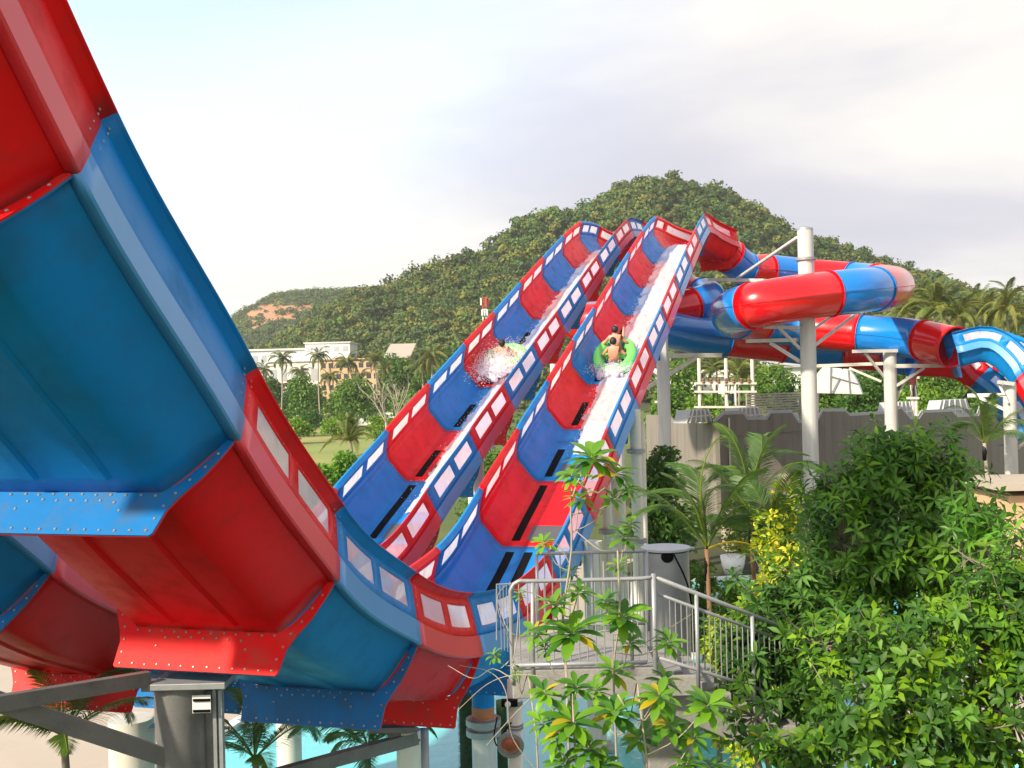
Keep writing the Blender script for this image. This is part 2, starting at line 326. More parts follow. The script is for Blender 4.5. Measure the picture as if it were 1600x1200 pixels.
def lane_panel(lane,F,color,windows=(True,True),plates=(True,True),ribs=True,label=None,skirt=True,nwin=2,flip=False):
    """one coloured trough panel; F = frames along it"""
    k=len(F); mb=MB(); 
    fl=[(-w,h) for w,h in INNER[::-1]]+INNER[1:]
    mb.add([at(f,w,h) for f in F for w,h in fl],[(i*len(fl)+j,i*len(fl)+j+1,(i+1)*len(fl)+j+1,(i+1)*len(fl)+j) for i in range(k-1) for j in range(len(fl)-1)])
    # window spans in length
    if nwin==2: spans=[(.12,.46),(.56,.90)]
    else: spans=[]
    wins={-1:windows[0],1:windows[1]}
    # lengthwise stations for the walls include the window edges
    def frm(t):
        x=t*(k-1); i=min(int(x),k-2); u=x-i; a,b=F[i],F[i+1]
        return tuple(a[q].lerp(b[q],u) for q in range(4))
    ts=sorted(set([j/(k-1) for j in range(k)]+[e for s in spans for e in s])); ts=[t for i,t in enumerate(ts) if i==0 or t-ts[i-1]>1e-6]
    keep=[]
    for i,t in enumerate(ts):
        if any(abs(t-e)<.03 and t!=e for s in spans for e in s) : continue
        keep.append(t)
    ts=keep; FF=[frm(t) for t in ts]
    for sd in(-1,1):
        nw=len(WALL); fs=[]
        for i in range(len(ts)-1):
            tm=(ts[i]+ts[i+1])/2; inw=wins[sd] and any(a<tm<b for a,b in spans)
            for j in range(nw-1):
                if inw and j in(2,3): continue
                q=(i*nw+j,i*nw+j+1,(i+1)*nw+j+1,(i+1)*nw+j); fs.append(q if sd>0 else q[::-1])
        mb.add([at(f,sd*w,h) for f in FF for w,h in WALL],fs)
        ns=len(SKIRT)
    pan=mb.build('panel',M[color],lane,smooth=False,solid=.018,label=label)
    # smooth shading by angle
    me=pan.data; me.polygons.foreach_set('use_smooth',[True]*len(me.polygons)); 
    try: me.set_sharp_from_angle(angle=R(34))
    except Exception: pass
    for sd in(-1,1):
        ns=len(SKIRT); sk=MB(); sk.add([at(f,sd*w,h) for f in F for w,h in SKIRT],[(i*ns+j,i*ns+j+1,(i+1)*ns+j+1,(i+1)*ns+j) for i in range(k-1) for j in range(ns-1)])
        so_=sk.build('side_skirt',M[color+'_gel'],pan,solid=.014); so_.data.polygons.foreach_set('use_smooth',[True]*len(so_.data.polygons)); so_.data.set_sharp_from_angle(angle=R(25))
    if ribs:
        for wc in(-.5,.5):
            r=MB(); pr=[(-.13,-.012),(-.08,-.05),(.08,-.05),(.13,-.012)]
            sub=F[1:-1]
            r.add([at(f,wc+w,h) for f in sub for w,h in pr],[(i*4+j,i*4+j+1,(i+1)*4+j+1,(i+1)*4+j) for i in range(len(sub)-1) for j in range(3)]+[(0,3,2,1),tuple((len(sub)-1)*4+q for q in range(4))])
            r.build('stiffening_rib',M[color],pan,smooth=False)
    for sd in(-1,1):                       # window panes and their frames
        if not wins[sd]: continue
        for a,b in spans:
            tt=[a+(b-a)*q/5 for q in range(6)]; g=MB(); prs=[(1.658,1.375),(1.594,1.58),(1.530,1.785)]
            g.add([at(frm(t),sd*w,h) for t in tt for w,h in prs],[(i*3+j,i*3+j+1,(i+1)*3+j+1,(i+1)*3+j) for i in range(5) for j in range(2)])
            g.build('window_pane',M['acrylic'],pan,solid=.008)
            if ribs and sd>0:
                sc_=MB()
                for q in range(6):
                    tq=a-.012+(b-a+.024)*q/5
                    for (w,h) in((1.678,1.325),(1.512,1.835)):
                        c=at(frm(tq),sd*w,h); sc_.lathe(c+frm(tq)[2]*sd*.008,[(.011,0),(.009,.009)],6,ax=frm(tq)[2]*sd)
                sc_.build('window_screws',M['bolt'],pan,kind='stuff')
    # joint flanges at both ends with bolts
    for e,(fr,sg) in enumerate(((F[0],1),(F[-1],-1))):
        if not plates[e]: continue
        fr=(fr[0]+fr[1]*sg*.012,)+fr[1:]
        inn=[(-w,h) for w,h in INNER[::-1]]+INNER[1:]
        outer=[(-1.78,.78),(-1.70,.52),(-1.58,.22),(-1.42,-.05),(-1.33,-.25),(-1.30,-.60),(-1.27,-.63),(0,-.63),(1.27,-.63),(1.30,-.60),(1.33,-.25),(1.42,-.05),(1.58,.22),(1.70,.52),(1.78,.78)]
        # match inner to outer by station
        ii=[(-1.66,.80),(-1.60,.60),(-1.48,.36),(-1.32,.13),(-1.16,0),(-1.12,-.012),(-1.0,-.014),(0,-.014),(1.0,-.014),(1.12,-.012),(1.16,0),(1.32,.13),(1.48,.36),(1.60,.60),(1.66,.80)]
        p=MB(); n=len(outer)
        p.add([at(fr,w,h) for w,h in ii]+[at(fr,w,h) for w,h in outer],[(j,j+1,n+j+1,n+j) for j in range(n-1)])
        p.build('joint_flange',M[color+'_worn'],pan,solid=.022,bevel=0)
        if sg>0 or True:
            bo=MB(); loc=[]
            for q in range(13): loc.append((-1.2+q*.2,-.565))
            for q in range(12): loc.append((-1.1+q*.2,-.055))
            for sx in(-1,1):
                loc+=[(sx*1.235,-.40),(sx*1.27,-.22),(sx*1.34,-.02),(sx*1.45,.17),(sx*1.56,.38),(sx*1.65,.58),(sx*.72,-.28),(sx*.60,-.16),(sx*.40,-.14),(sx*.2,-.14),(0,-.14)][:11]
            off=fr[1]*(-.013 if sg<0 else .013)
            for w,h in loc:
                c=at(fr,w+random.uniform(-.008,.008),h+random.uniform(-.008,.008))
                for s2 in((1,-1)):
                    bo.lathe(c+fr[1]*s2*.008,[(.021,0),(.020,.010),(.012,.018)],6,ax=fr[1]*s2)
            bo.build('bolt_heads',M['bolt'],pan,kind='stuff')
        wb=MB()
        for sd in(-1,1):
            for w,h in ((1.66,1.32),(1.62,1.5),(1.575,1.66),(1.54,1.82),(1.50,1.93)):
                c=at(fr,sd*w,h)+fr[1]*sg*.10; wb.lathe(c+fr[2]*sd*.008,[(.016,0),(.014,.010),(.008,.014)],6,ax=fr[2]*sd)
        wb.build('bolt_heads',M['bolt'],pan,kind='stuff')
    return pan
def lane_points(off,i):
    a,b=JN[i],JN[i+1]; n=14; o=[]
    for q in range(n+1):
        t=q/n; s=a[0]+(b[0]-a[0])*t; z=hermite(a,b,t)
        p=D2*s+B2*(X0+off); o.append(Vector((p.x,p.y,z)))
    return o
def build_lane(off,parity,label,top):
    base=D2*24+B2*(X0+off); lane=thing('water_slide',label,'water slide',(base.x,base.y,0),'side by side red and blue water slide lanes')
    allp=[]; bounds=[0]
    for i in range(len(JN)-1):
        p=lane_points(off,i); allp+=p if i==0 else p[1:]; bounds.append(len(allp)-1)
    # the crest: level out and turn right
    ctrl=[allp[-5],allp[-1]]+[Vector((x,y,z+H0)) for x,y,z in top]
    ext=resample(ctrl,.33)
    j=min(range(len(ext)),key=lambda q:(ext[q]-allp[-1]).length); ext=ext[j+1:]
    L0=len(allp)-1; allp+=ext
    q=L0
    while q+13<len(allp): q+=13; bounds.append(q)
    bounds[-1]=len(allp)-1
    FR=frames(allp)
    for i in range(len(bounds)-1):
        c='red' if (i+parity)%2==0 else 'blue'
        win=(i>=4)
        far=i>10
        lane_panel(lane,FR[bounds[i]:bounds[i+1]+1],c,windows=(win,win),ribs=i<9)
    return lane,FR,bounds
laneR,FRR,BR=build_lane(0,0,'nearer of the two open lanes, sweeping from its crest down and up past the camera',
    [(12.0,72.6,8.95),(13.0,74.6,8.8),(14.6,76.2,8.4)])
laneL,FRL,BL=build_lane(-SEP,1,'farther left hand red and blue slide lane running behind the nearer one',
    [(7.5,73.8,8.95),(8.6,76.4,8.8),(10.4,78.4,8.3)])
# black rubber strips, grilles on the floors
def strip(FR,a,b,w0,w1,name,mt,parent,h=.016):
    g=MB(); n=b-a
    g.add([at(FR[a+i],w,h) for i in range(n+1) for w in(w0,w1)],[(i*2,i*2+1,i*2+3,i*2+2) for i in range(n)])
    return g.build(name,mt,parent,solid=.006)
def kid(lane,i): return [c for c in lane.children if c.name.startswith('panel')][i]
for lane,FR,BB,full in((laneR,FRR,BR,range(8,18)),(laneL,FRL,BL,range(8,18))):
    for i in full:
        a,b=BB[i],BB[i+1]; n=b-a
        if i<15: strip(FR,a+1,b-1 if i<11 else a+8,-.93,-.66,'rubber_strip',M['black'],kid(lane,i))
        if i<10: strip(FR,a+1,b-1,-.34,-.08,'rubber_strip',M['black'],kid(lane,i))
        if i in(10,11): strip(FR,a+1,a+4,-.45,.55,'floor_grille',M['grille'],kid(lane,i),.014)
# ------------------------------------------------------------ enclosed flumes
TR=1.22
def tube_section(par,F,color,openings=False):
    k=len(F); n=24; mb=MB()
    vs=[at(f,TR*math.cos(2*math.pi*j/n),TR*math.sin(2*math.pi*j/n)) for f in F for j in range(n)]
    mb.add(vs,[(i*n+j,i*n+(j+1)%n,(i+1)*n+(j+1)%n,(i+1)*n+j) for i in range(k-1) for j in range(n)])
    s=mb.build('tube_section',M[color+'t'],par,smooth=True,solid=.02)
    for sd in(-1,1):            # the seam flange where the two half shells meet
        g=MB(); g.add([at(f,sd*r,h) for f in F for r,h in((TR,.02),(TR+.06,.02),(TR+.06,-.02),(TR,-.02))],[(i*4+j,i*4+(j+1)%4,(i+1)*4+(j+1)%4,(i+1)*4+j) for i in range(k-1) for j in range(4)])
        g.build('seam_flange',M[color],s)
    for f,sg in((F[0],1),(F[-1],-1)):
        g=MB(); c=f[0]+f[1]*sg*.02
        vs=[c+(f[2]*math.cos(2*math.pi*j/n)+f[3]*math.sin(2*math.pi*j/n))*r for r in(TR-.005,TR+.075) for j in range(n)]
        g.add(vs,[(j,(j+1)%n,n+(j+1)%n,n+j) for j in range(n)]); g.build('ring_flange',M[color],s,solid=.03)
    return s
def flume(label,ctrl,marks,first):
    pts=resample(ctrl,.35); FR=frames(pts); par=thing('enclosed_flume',label,'tube slide',(pts[len(pts)//2].x,pts[len(pts)//2].y,0),'enclosed red and blue flumes')
    cum=[0]
    for i in range(1,len(pts)): cum.append(cum[-1]+(pts[i]-pts[i-1]).length)
    c=first; idx=[0]
    for m_ in marks:
        q=V(*m_) if isinstance(m_,tuple) else m_
        k=min(range(idx[-1]+1,len(pts)),key=lambda i:(pts[i]-q).length)
        if k-idx[-1]>2: idx.append(k)
    idx[-1]=len(pts)-1
    for q in range(len(idx)-1):
        tube_section(par,FR[idx[q]:idx[q+1]+1],c); c='blue' if c=='red' else 'red'
    return par,FR,c
A=[FRR[-1][0]+Vector((0,0,TR-.02))]+[V(*q) for q in[(1165,421,78),(1200,424,79),(1260,430,80),(1330,436,79),(1378,441,75.5),(1397,446,70),(1386,449,63.5),(1345,454,59.5),(1290,460,58.5),(1235,467,57.5),(1180,477,57.5),(1150,485,60),(1143,492,64),(1152,499,68),(1185,506,71),(1235,512,72),(1290,517,71),(1345,522,70),(1400,526,68.5),(1450,533,66.5),(1492,543,64.5)]]
fa,FA,ca=flume('upper enclosed flume looping in front of the tall post, red and blue',A,[(1138,410,76.8),(1166,421,78),(1197,424,79),(1262,430,80),(1330,436,79),(1368,440,76.5),(1366,451,61),(1297,459,58.6),(1176,477,57.7),(1150,498,67.5),(1190,506.5,71),(1270,515,71.5),(1350,522,70),(1439,531.5,67),(1495,543,64.5)],'red')
Bc=[FRL[-1][0]+Vector((0,0,TR-.02))]+[Vector((x,y,z+H0)) for x,y,z in[(12.6,78.6,6.7),(13.9,76.6,6.0),(13.0,74.4,5.3),(9.5,73.2,4.7),(6.0,72.6,4.3),(4.6,70.9,4.1),(6.2,69.6,3.9),(9.6,70.6,3.5)]]+[V(*q) for q in[(1085,524,72),(1130,529,73),(1180,534,74),(1240,540,74.5),(1310,547,74),(1370,552,73),(1425,559,71.5)]]
fb,FB,cb=flume('lower enclosed flume passing beneath the upper one, red and blue',Bc,[Vector((13.7,77.2,6.4+H0)),Vector((12.4,74.1,5.2+H0)),Vector((8.5,73,4.6+H0)),Vector((4.7,71,4.1+H0)),Vector((9,70.4,3.6+H0)),(1130,529,73),(1225,539,74.5),(1315,547.5,74),(1393,555,72.5),(1450,562,71)],'red')
def end_trough(label,start,ctrl,c):
    p=resample([start[0]-Vector((0,0,TR-.05))-start[1]*.01]+ctrl,.35); FR=frames(p); par=thing('open_flume',label,'water slide',(p[len(p)//2].x,p[len(p)//2].y,0),'open curved flumes dropping away at the right')
    i=0
    while i+11<len(FR):
        j=i+11
        if len(FR)-j<6: j=len(FR)-1
        lane_panel(par,FR[i:j+1],c,ribs=False); c='blue' if c=='red' else 'red'; i=j
        if i>=len(FR)-2: break
    return par
end_trough('upper open flume with windowed walls arching down at the right edge',FA[-1],[V(1540,566,64.1),V(1585,592,63.2),V(1625,640,62),V(1655,710,61),V(1672,790,60.5)],'blue')
end_trough('lower open flume arching down beneath the upper one at the right',FB[-1],[V(1492,592,71),V(1530,616,70.2),V(1566,656,69.4),V(1592,710,68.8),V(1612,780,68.2)],'red')
# ------------------------------------------------------------ ground, pools, hills
def sheet(name,pts,mt,z,kind='structure'):
    mb=MB(); mb.add([(p[0],p[1],z) for p in pts],[tuple(range(len(pts)))]); o=mb.build(name,mt); o['kind']=kind; return o
def flatgrid(name,x0,x1,y0,y1,n,mt,z,amp=0):
    mb=MB(); vs=[];fs=[]
    for i in range(n+1):
        for j in range(n+1):
            x=x0+(x1-x0)*i/n;y=y0+(y1-y0)*j/n; vs.append((x,y,z+amp*noise.noise(Vector((x*.05,y*.05,0)))))
    for i in range(n):
        for j in range(n):
            a=i*(n+1)+j; fs.append((a,a+n+1,a+n+2,a+1))
    mb.add(vs,fs); return struct(mb.build(name,mt,smooth=True))
flatgrid('ground',-2500,2500,-300,3500,40,M['grass'],0)
def ell(cx,cy,rx,ry,n=48,ph=0,w=.12):
    return [(cx+rx*math.cos(a)*(1+w*math.sin(3*a+ph)),cy+ry*math.sin(a)*(1+w*math.cos(2*a+ph))) for a in [2*math.pi*i/n for i in range(n)]]
sheet('pool_deck',[(-40,8),(38,8),(40,66),(24,72),(-4,60),(-14,46),(-40,40)],M['deck'],.02)
P1=[(-8.5,21),(-3,19),(10,19),(13,22),(13.5,29),(11,33),(11,38),(6,41),(-2,41),(-8,36),(-9.3,28)]
P1=[tuple(p)[:2] for p in resample([Vector((x,y,0)) for x,y in P1+P1[:1]],1.0)[:-1]]
sheet('pool_water',P1,M['pool'],.06)
P2=ell(12.8,51,6.2,6.0,48,1.0,.08); sheet('far_pool_water',P2,M['pool2'],.06)
def coping(name,pts,label,w=.35,h=.22,mt='white',n_st=1.0):
    c=Vector((sum(p[0] for p in pts)/len(pts),sum(p[1] for p in pts)/len(pts),0)); mb=MB(); vs=[];fs=[];k=len(pts)
    for i,p in enumerate(pts):
        p=Vector((p[0],p[1],0)); a=Vector((*pts[i-1],0)); b=Vector((*pts[(i+1)%k],0)); t=(b-a).normalized(); n=Vector((t.y,-t.x,0))
        if (p+n-c).length<(p-n-c).length: n=-n
        for q,z in((0,.0),(0,h),(w,h),(w,.0)): vs.append(p+n*(q-.02)+Vector((0,0,z)))
    for i in range(k):
        for j in range(3): fs.append((i*4+j,((i+1)%k)*4+j,((i+1)%k)*4+j+1,i*4+j+1))
    mb.add(vs,fs); o=mb.build(name,M[mt]); o['kind']='structure'; return o
coping('pool_edge',P1,''); coping('far_pool_edge',P2,'')
fl=[(-75,120),(-60,118),(-38,118),(-26,135),(-24,200),(-40,300),(-150,310),(-170,200)]
sheet('meadow',fl,M['field'],.05)
def interp(tab,u):
    if u<=tab[0][0]: return tab[0][1]
    for (a,b),(c,d) in zip(tab,tab[1:]):
        if u<=c: return b+(d-b)*(u-a)/(c-a)
    return tab[-1][1]
MAIN=[(-600,640),(250,600),(340,560),(400,540),(430,526),(480,494),(530,462),(565,444),(600,438),(650,414),(700,404),(750,388),(800,357),(830,333),(860,328),(900,325),(940,306),(980,288),(1015,280),(1060,281),(1100,292),(1150,306),(1200,334),(1250,366),(1300,386),(1350,401),(1400,421),(1450,436),(1500,459),(1560,480),(1650,500),(1800,530),(2300,600)]
FAR=[(-900,640),(250,545),(350,492),(380,470),(405,459),(430,446),(480,441),(560,441),(620,440),(700,450),(900,500),(1400,620)]
def crest(tab,u,D): return max(0,(600-interp(tab,u))/FPX*D+H0-5)
def uu(x,y): return 800+FPX*x/y
def ss(t): t=max(0,min(1,t)); return t*t*(3-2*t)
def hmain(x,y):
    r=y; u=uu(x,y); c=crest(MAIN,u+14*0,650)
    rb=430-25*math.sin(u*.008)
    if r<650: k=max(0,(r-rb)/(650-rb)); k=ss(k)*.45+k*.55
    else: k=1-.9*ss((r-650)/450)
    nz=noise.fractal(Vector((x*.011,y*.006,3.1)),1,2,4)
    rg=abs(noise.noise(Vector((x*.014+3,y*.004,7.7)))); return max(0,c*k*(1+.22*nz*(1-abs(2*k-1)**2 if k>.5 else 1))-c*.34*rg*4*k*(1-k)+ (nz*5 if k>.05 else 0)*k)
def hfar(x,y):
    r=y; u=uu(x,y); c=crest(FAR,u,1150)
    if r<1150: k=max(0,(r-800)/350); k=ss(k)
    else: k=1-.8*ss((r-1150)/500)
    nz=noise.fractal(Vector((x*.006,y*.004,9.1)),1,2,4)
    return c*k*(1+.12*nz*4*k*(1-k))
def terrain(name,hf,us,ys,mt):
    vs=[];fs=[];m=len(ys)
    for u in us:
        for y in ys:
            x=(u-800)/FPX*y; vs.append((x,y,hf(x,y)-.4))
    for i in range(len(us)-1):
        for j in range(m-1): a=i*m+j; fs.append((a,a+m,a+m+1,a+1))
    mb=MB(); mb.add(vs,fs); return struct(mb.build(name,mt,smooth=True))
terrain('hill',hmain,[-700+i*22 for i in range(140)],[395+j*14 for j in range(52)],M['soil'])
# far hill with the bare red scar
scarc=[(438,478,46,20)]
far_o=terrain('far_hill',hfar,[-900+i*24 for i in range(90)],[790+j*22 for j in range(40)],M['soil'])
far_o.data.materials.append(M['scar'])
def in_scar(u,v):
    n=noise.noise(Vector((u*.06,v*.09,0)))*.8+noise.noise(Vector((u*.2,v*.2,5)))*.6
    return ((u-432)/44)**2+((v-478-(u-432)*-.1)/16)**2<1+n*1.2 and v>452
def vv(x,y,z): return 600-FPX*(z-H0)/y
# scattered tree crowns (a wood too dense to count)
def crowns(name,pts,rad,per,mt,seed,cols,flat=.8):
    g=np.random.default_rng(seed); n=len(pts); P=np.repeat(pts,per,axis=0); Rr=np.repeat(rad,per)
    # each crown is made of 3-5 sub clumps
    d=unit(g.normal(size=(n*per,3))); d[:,2]=np.abs(d[:,2])*1.0-.25; d=unit(d)
    lob=unit(g.normal(size=(n,5,3))); lob[:,:,2]=np.abs(lob[:,:,2])
    li=g.integers(0,5,n*per); lo=lob[np.repeat(np.arange(n),per),li]*.48
    pos=P+(lo+d*g.uniform(.36,.62,(n*per,1)))*Rr[:,None]*np.array([1,1,flat*1.15])
    nr=unit(d+lo*.6+g.normal(size=d.shape)*.42)
    a=unit(np.cross(nr,g.normal(size=d.shape))); b=np.cross(nr,a)
    s=(np.minimum(Rr,4.2)*g.uniform(.15,.30,n*per))[:,None]
    vs=np.stack([pos-a*s,pos-b*s*.7,pos+a*s,pos+b*s*.7],1).reshape(-1,3); f=np.arange(n*per*4).reshape(-1,4)
    ci=g.integers(0,len(cols),n); tint=np.array(cols)[ci]*g.uniform(.75,1.25,(n,1)); tint=np.repeat(tint,per,axis=0)*g.uniform(.8,1.2,(n*per,1))
    me=npmesh(name,vs,f,mt,tint); o=link(name,me); return o
HC=[(1,1,1),(.7,.9,.75),(1.2,1.15,1.0),(1.7,1.4,1.0),(.6,.85,.85),(1.0,1.2,.8),(1.5,1.2,1.1),(.5,.7,.65),(.9,1.15,.9),(.8,1.0,1.1)]
pts=[];rad=[]
tries=0
while len(pts)<12500 and tries<80000:
    tries+=1
    y=random.uniform(412,690); u=random.uniform(330,1680); x=(u-800)/FPX*y; h=hmain(x,y)
    if h<1: continue
    if random.random()>(y/690)**1.0: continue
    r=random.choice([1.8,2.2,2.6,3.0,3.4,4.2,5.0,6.4])*random.uniform(.85,1.15)
    pts.append((x,y,h+r*.35+(random.uniform(1,5) if random.random()<.12 else 0))); rad.append(r)
forest=crowns('hill_forest',np.array(pts),np.array(rad),72,M['hillleaf'],3,HC)
tag(forest,'dense green tropical wood covering the big hill behind the slides','forest',kind='stuff')
pts=[];rad=[];tries=0
while len(pts)<3200 and tries<30000:
    tries+=1
    y=random.uniform(850,1190); u=random.uniform(300,760); x=(u-800)/FPX*y; h=hfar(x,y)
    if h<1: continue
    if in_scar(u,vv(x,y,h)) and random.random()<.80: continue
    r=random.choice([3.5,4.5,5.5,6.5]); pts.append((x,y,h+r*.2)); rad.append(r)
forest2=crowns('far_hill_forest',np.array(pts),np.array(rad),40,M['hillleaf'],4,[(.95,1.1,1.2),(.8,1,1.05),(1.2,1.2,1.1)])
tag(forest2,'hazy wood on the low far hill around the red earth scar','forest',kind='stuff')
me=far_o.data
for p in me.polygons:
    c=p.center; u=uu(c.x,c.y)
    if in_scar(u,vv(c.x,c.y,c.z)): p.material_index=1
# ------------------------------------------------------------ distant buildings and mast
def block(name,label,cat,u0,u1,y,z1,depth,mt,z0=0,rows=0,cols=0,roof=None,group=None,wmat='glassd',slope=0,vtop=None):
    a=G(u0,y);b=G(u1,y)
    if vtop is not None: z1=V(u0,vtop,y).z
    t=thing(name,label,cat,((a.x+b.x)/2,y,z0),group)
    mb=MB(); mb.box(((a.x+b.x)/2,y+depth/2,(z0+z1)/2),(b.x-a.x,depth,z1-z0)); w=mb.build('wall',mt,t)
    W=b.x-a.x
    if roof:
        r=MB(); r.add([(a.x-.6,y-.8,z1+.02),(b.x+.6,y-.8,z1+.02),(b.x+.6,y+depth+.5,z1+.02+slope),(a.x-.6,y+depth+.5,z1+.02+slope),(a.x-.6,y-.8,z1+.5),(b.x+.6,y-.8,z1+.5),(b.x+.6,y+depth+.5,z1+.5+slope),(a.x-.6,y+depth+.5,z1+.5+slope)],[(3,2,1,0),(4,5,6,7),(0,1,5,4),(1,2,6,5),(2,3,7,6),(3,0,4,7)]); r.build('roof',roof,t)
    for i in range(rows):
        for j in range(cols):
            m2=MB(); hh=(z1-z0)/rows; ww=W/cols
            m2.box((a.x+ww*(j+.5),y-.05,z0+hh*(i+.5)),(ww*.6,.14,hh*.45)); m2.build('window',M[wmat],t)
    return t
block('factory','long white building with a flat pale roof below the far hill','building',340,500,520,0,40,M['white'],rows=4,cols=12,roof=M['roofw'],vtop=550,wmat='greyp',slope=2)
block('office_building','white and grey block with a glazed top floor beside the long white building','building',478,548,505,0,25,M['white'],rows=6,cols=5,roof=M['roofw'],vtop=537,wmat='greyp')
block('factory','white roofed shed just in front of the long white building','building',420,515,480,0,22,M['roofw'],rows=2,cols=6,roof=M['white'],vtop=566,wmat='greyp',slope=3)
block('apartment_building','peach coloured building half hidden by coconut palms','building',500,594,455,0,20,M['peach'],rows=5,cols=8,roof=M['peach'],vtop=563)
block('shed','low shed with a tan sloping roof below the wooded slope','building',602,640,470,0,30,M['peach'],rows=0,roof=M['deck'],vtop=560,slope=7)
block('house','small white walled house behind the left palm trunks','house',432,470,400,0,12,M['white'],rows=1,cols=3,roof=M['redp'],vtop=601)
block('wall','low pale boundary wall crossing the green strip behind the meadow','wall',540,650,318,0,.6,M['white'],vtop=646)
for k,(u,v,y,w,lab) in enumerate([(1060,588,190,26,'white bungalow glimpsed between the poles behind the slide'),(1120,590,200,30,'pale low house behind the poles with a white roof'),(1235,575,210,26,'grey roofed house peeping out between palms above the tall post')]):
    block('house',lab,'house',u-w,u+w,y,0,8,M['white'],rows=1,cols=3,roof=[M['roofw'],M['roofw'],M['greyp']][k],vtop=v,slope=1)
def mast(u,v0,y,label):
    b=G(u,y); ztop=V(u,v0,y).z; t=thing('radio_mast',label,'mast',b)
    for k in range(8):
        z0=hmain(b.x,y)+0; z0=ztop-(8-k)*4.6; mb=MB()
        for sx,sy in((-1,-1),(1,-1),(1,1),(-1,1)): mb.beam((b.x+sx*.8,y+sy*.8,z0),(b.x+sx*.8,y+sy*.8,z0+4.6),.3,.3)
        mb.beam((b.x-.8,y-.8,z0),(b.x+.8,y-.8,z0+4.6),.2,.2); mb.beam((b.x+.8,y-.8,z0+4.59),(b.x-.8,y-.8,z0+4.59),.22,.2)
        mb.beam((b.x+.8,y-.8,z0),(b.x-.8,y-.8,z0+4.6),.2,.2)
        mb.build('mast_section',M['redp' if k%2 else 'white'],t)
    for k in range(5):
        mb=MB(); a=k*1.26; mb.box((b.x+math.cos(a)*1.7,y+math.sin(a)*1.7,ztop-1.6),(.6,.5,2.8)); mb.beam((b.x,y,ztop-1.6),(b.x+math.cos(a)*1.7,y+math.sin(a)*1.7,ztop-1.6),.12,.12); mb.build('antenna',M['white' if k%2 else 'redp'],t)
    for k in range(3):
        mb=MB(); mb.box((b.x-1+k,y-1.4,ztop-6),(.6,.5,2.4)); mb.build('antenna',M['white'],t)
mast(760,465,430,'red and white telecom mast rising beside the slide at the hill foot')
# ------------------------------------------------------------ taupe building with notched parapet
bt=thing('parapet_building','big taupe building with a notched parapet behind the tall steel posts','building',G(1116,75))
C0=G(1116,75); C1=G(1530,103); Cl=G(1008,90)
def wtop(u,v):
    # position along right wall at image column u
    d=C1-C0; k=(u-800)/FPX; t=(k*C0.y-C0.x)/(d.x-k*d.y); p=C0+d*t; return p,H0-(v-600)/FPX*p.y+rol*0
TOP=[(1117,661),(1133,648),(1160,647),(1166,656),(1200,656),(1206,646),(1236,645),(1246,661),(1278,661),(1287,643),(1320,643),(1327,650),(1381,647),(1407,638),(1421,655),(1435,655),(1442,645),(1486,643),(1495,652),(1528,650),(1534,634)]
def v_at(u): return interp(TOP,u)
def rollfix(u,v,y): return V(u,v,y).z
segs=[1117,1133,1160,1183,1206,1236,1262,1287,1320,1354,1381,1407,1428,1442,1486,1512,1534,1570,1640]
dn=(C1-C0).normalized(); nn=Vector((dn.y,-dn.x,0))
for a,b in zip(segs,segs[1:]):
    us=[a]+[u for u,_ in TOP if a<u<b]+[b]; mb=MB(); top=[];bot=[]
    for i,u in enumerate(us):
        p,_=wtop(u,600); z=rollfix(u,v_at(u),p.y)
        if i==0: p=p+dn*.008
        if i==len(us)-1: p=p-dn*.008
        top.append((p.x,p.y,z)); bot.append((p.x,p.y,0))
    vs=[];n=len(us)
    for off in(0,.3):
        for q in bot+top: vs.append((q[0]-nn.x*off,q[1]-nn.y*off,q[2]))
    m2=2*n; fs=[]
    for i in range(n-1):
        fs+=[(i,i+1,n+i+1,n+i),(m2+i+1,m2+i,m2+n+i,m2+n+i+1),(n+i,n+i+1,m2+n+i+1,m2+n+i)]
    fs+=[(0,n,m2+n,m2),(n-1,m2+n-1,m2+2*n-1,2*n-1)]
    mb.add(vs,fs); w=mb.build('wall_panel',M['bldg'],bt)
    cp=MB()
    for i in range(n-1):
        A_=Vector(top[i])-nn*.15+Vector((0,0,.04)); B_=Vector(top[i+1])-nn*.15+Vector((0,0,.04)); cp.beam(A_,B_,.42,.08,upv=nn)
    cp.build('coping',M['greyp'],w)
LT=[(0,648),(.35,650),(.42,660),(1,662)]
dl=(Cl-C0)
for a,b in((0,.24),(.24,.5),(.5,.75),(.75,1)):
    mb=MB(); st=[a]+[1-q for q,_ in LT[::-1] if a<1-q<b]+[b]; top=[];bot=[]
    for i,q in enumerate(st):
        p=C0+dl*(q+(.002 if i==0 else 0)-(.002 if i==len(st)-1 else 0)); u=uu(p.x,p.y); z=V(u,interp([(1-x,v) for x,v in LT[::-1]],q),p.y).z
        top.append((p.x,p.y,z)); bot.append((p.x,p.y,0))
    n=len(st); vs=[];fs=[]
    for off in(0,.3):
        for q in bot+top: vs.append((q[0]+off,q[1]+.02,q[2]))
    m2=2*n
    for i in range(n-1): fs+=[(i+1,i,n+i,n+i+1),(m2+i,m2+i+1,m2+n+i+1,m2+n+i),(n+i,m2+n+i,m2+n+i+1,n+i+1)]
    fs+=[(0,m2,m2+n,n),(n-1,2*n-1,m2+2*n-1,m2+n-1)]
    mb.add(vs,fs); mb.build('wall_panel',M['bldg'],bt)
def on_roof(u,v,off): 
    p,_=wtop(u,600); return p-nn*off
mb=MB(); q=[C0+Vector((.35,.1,0)),C1-nn*.3,C1+(Cl-C0)*.9,C0+Vector((.35,.1,0))+(Cl-C0)*.9]; mb.add([(p.x,p.y,6.6) for p in q],[(0,1,2,3)]); mb.build('roof',M['bldg'],bt,solid=.1)
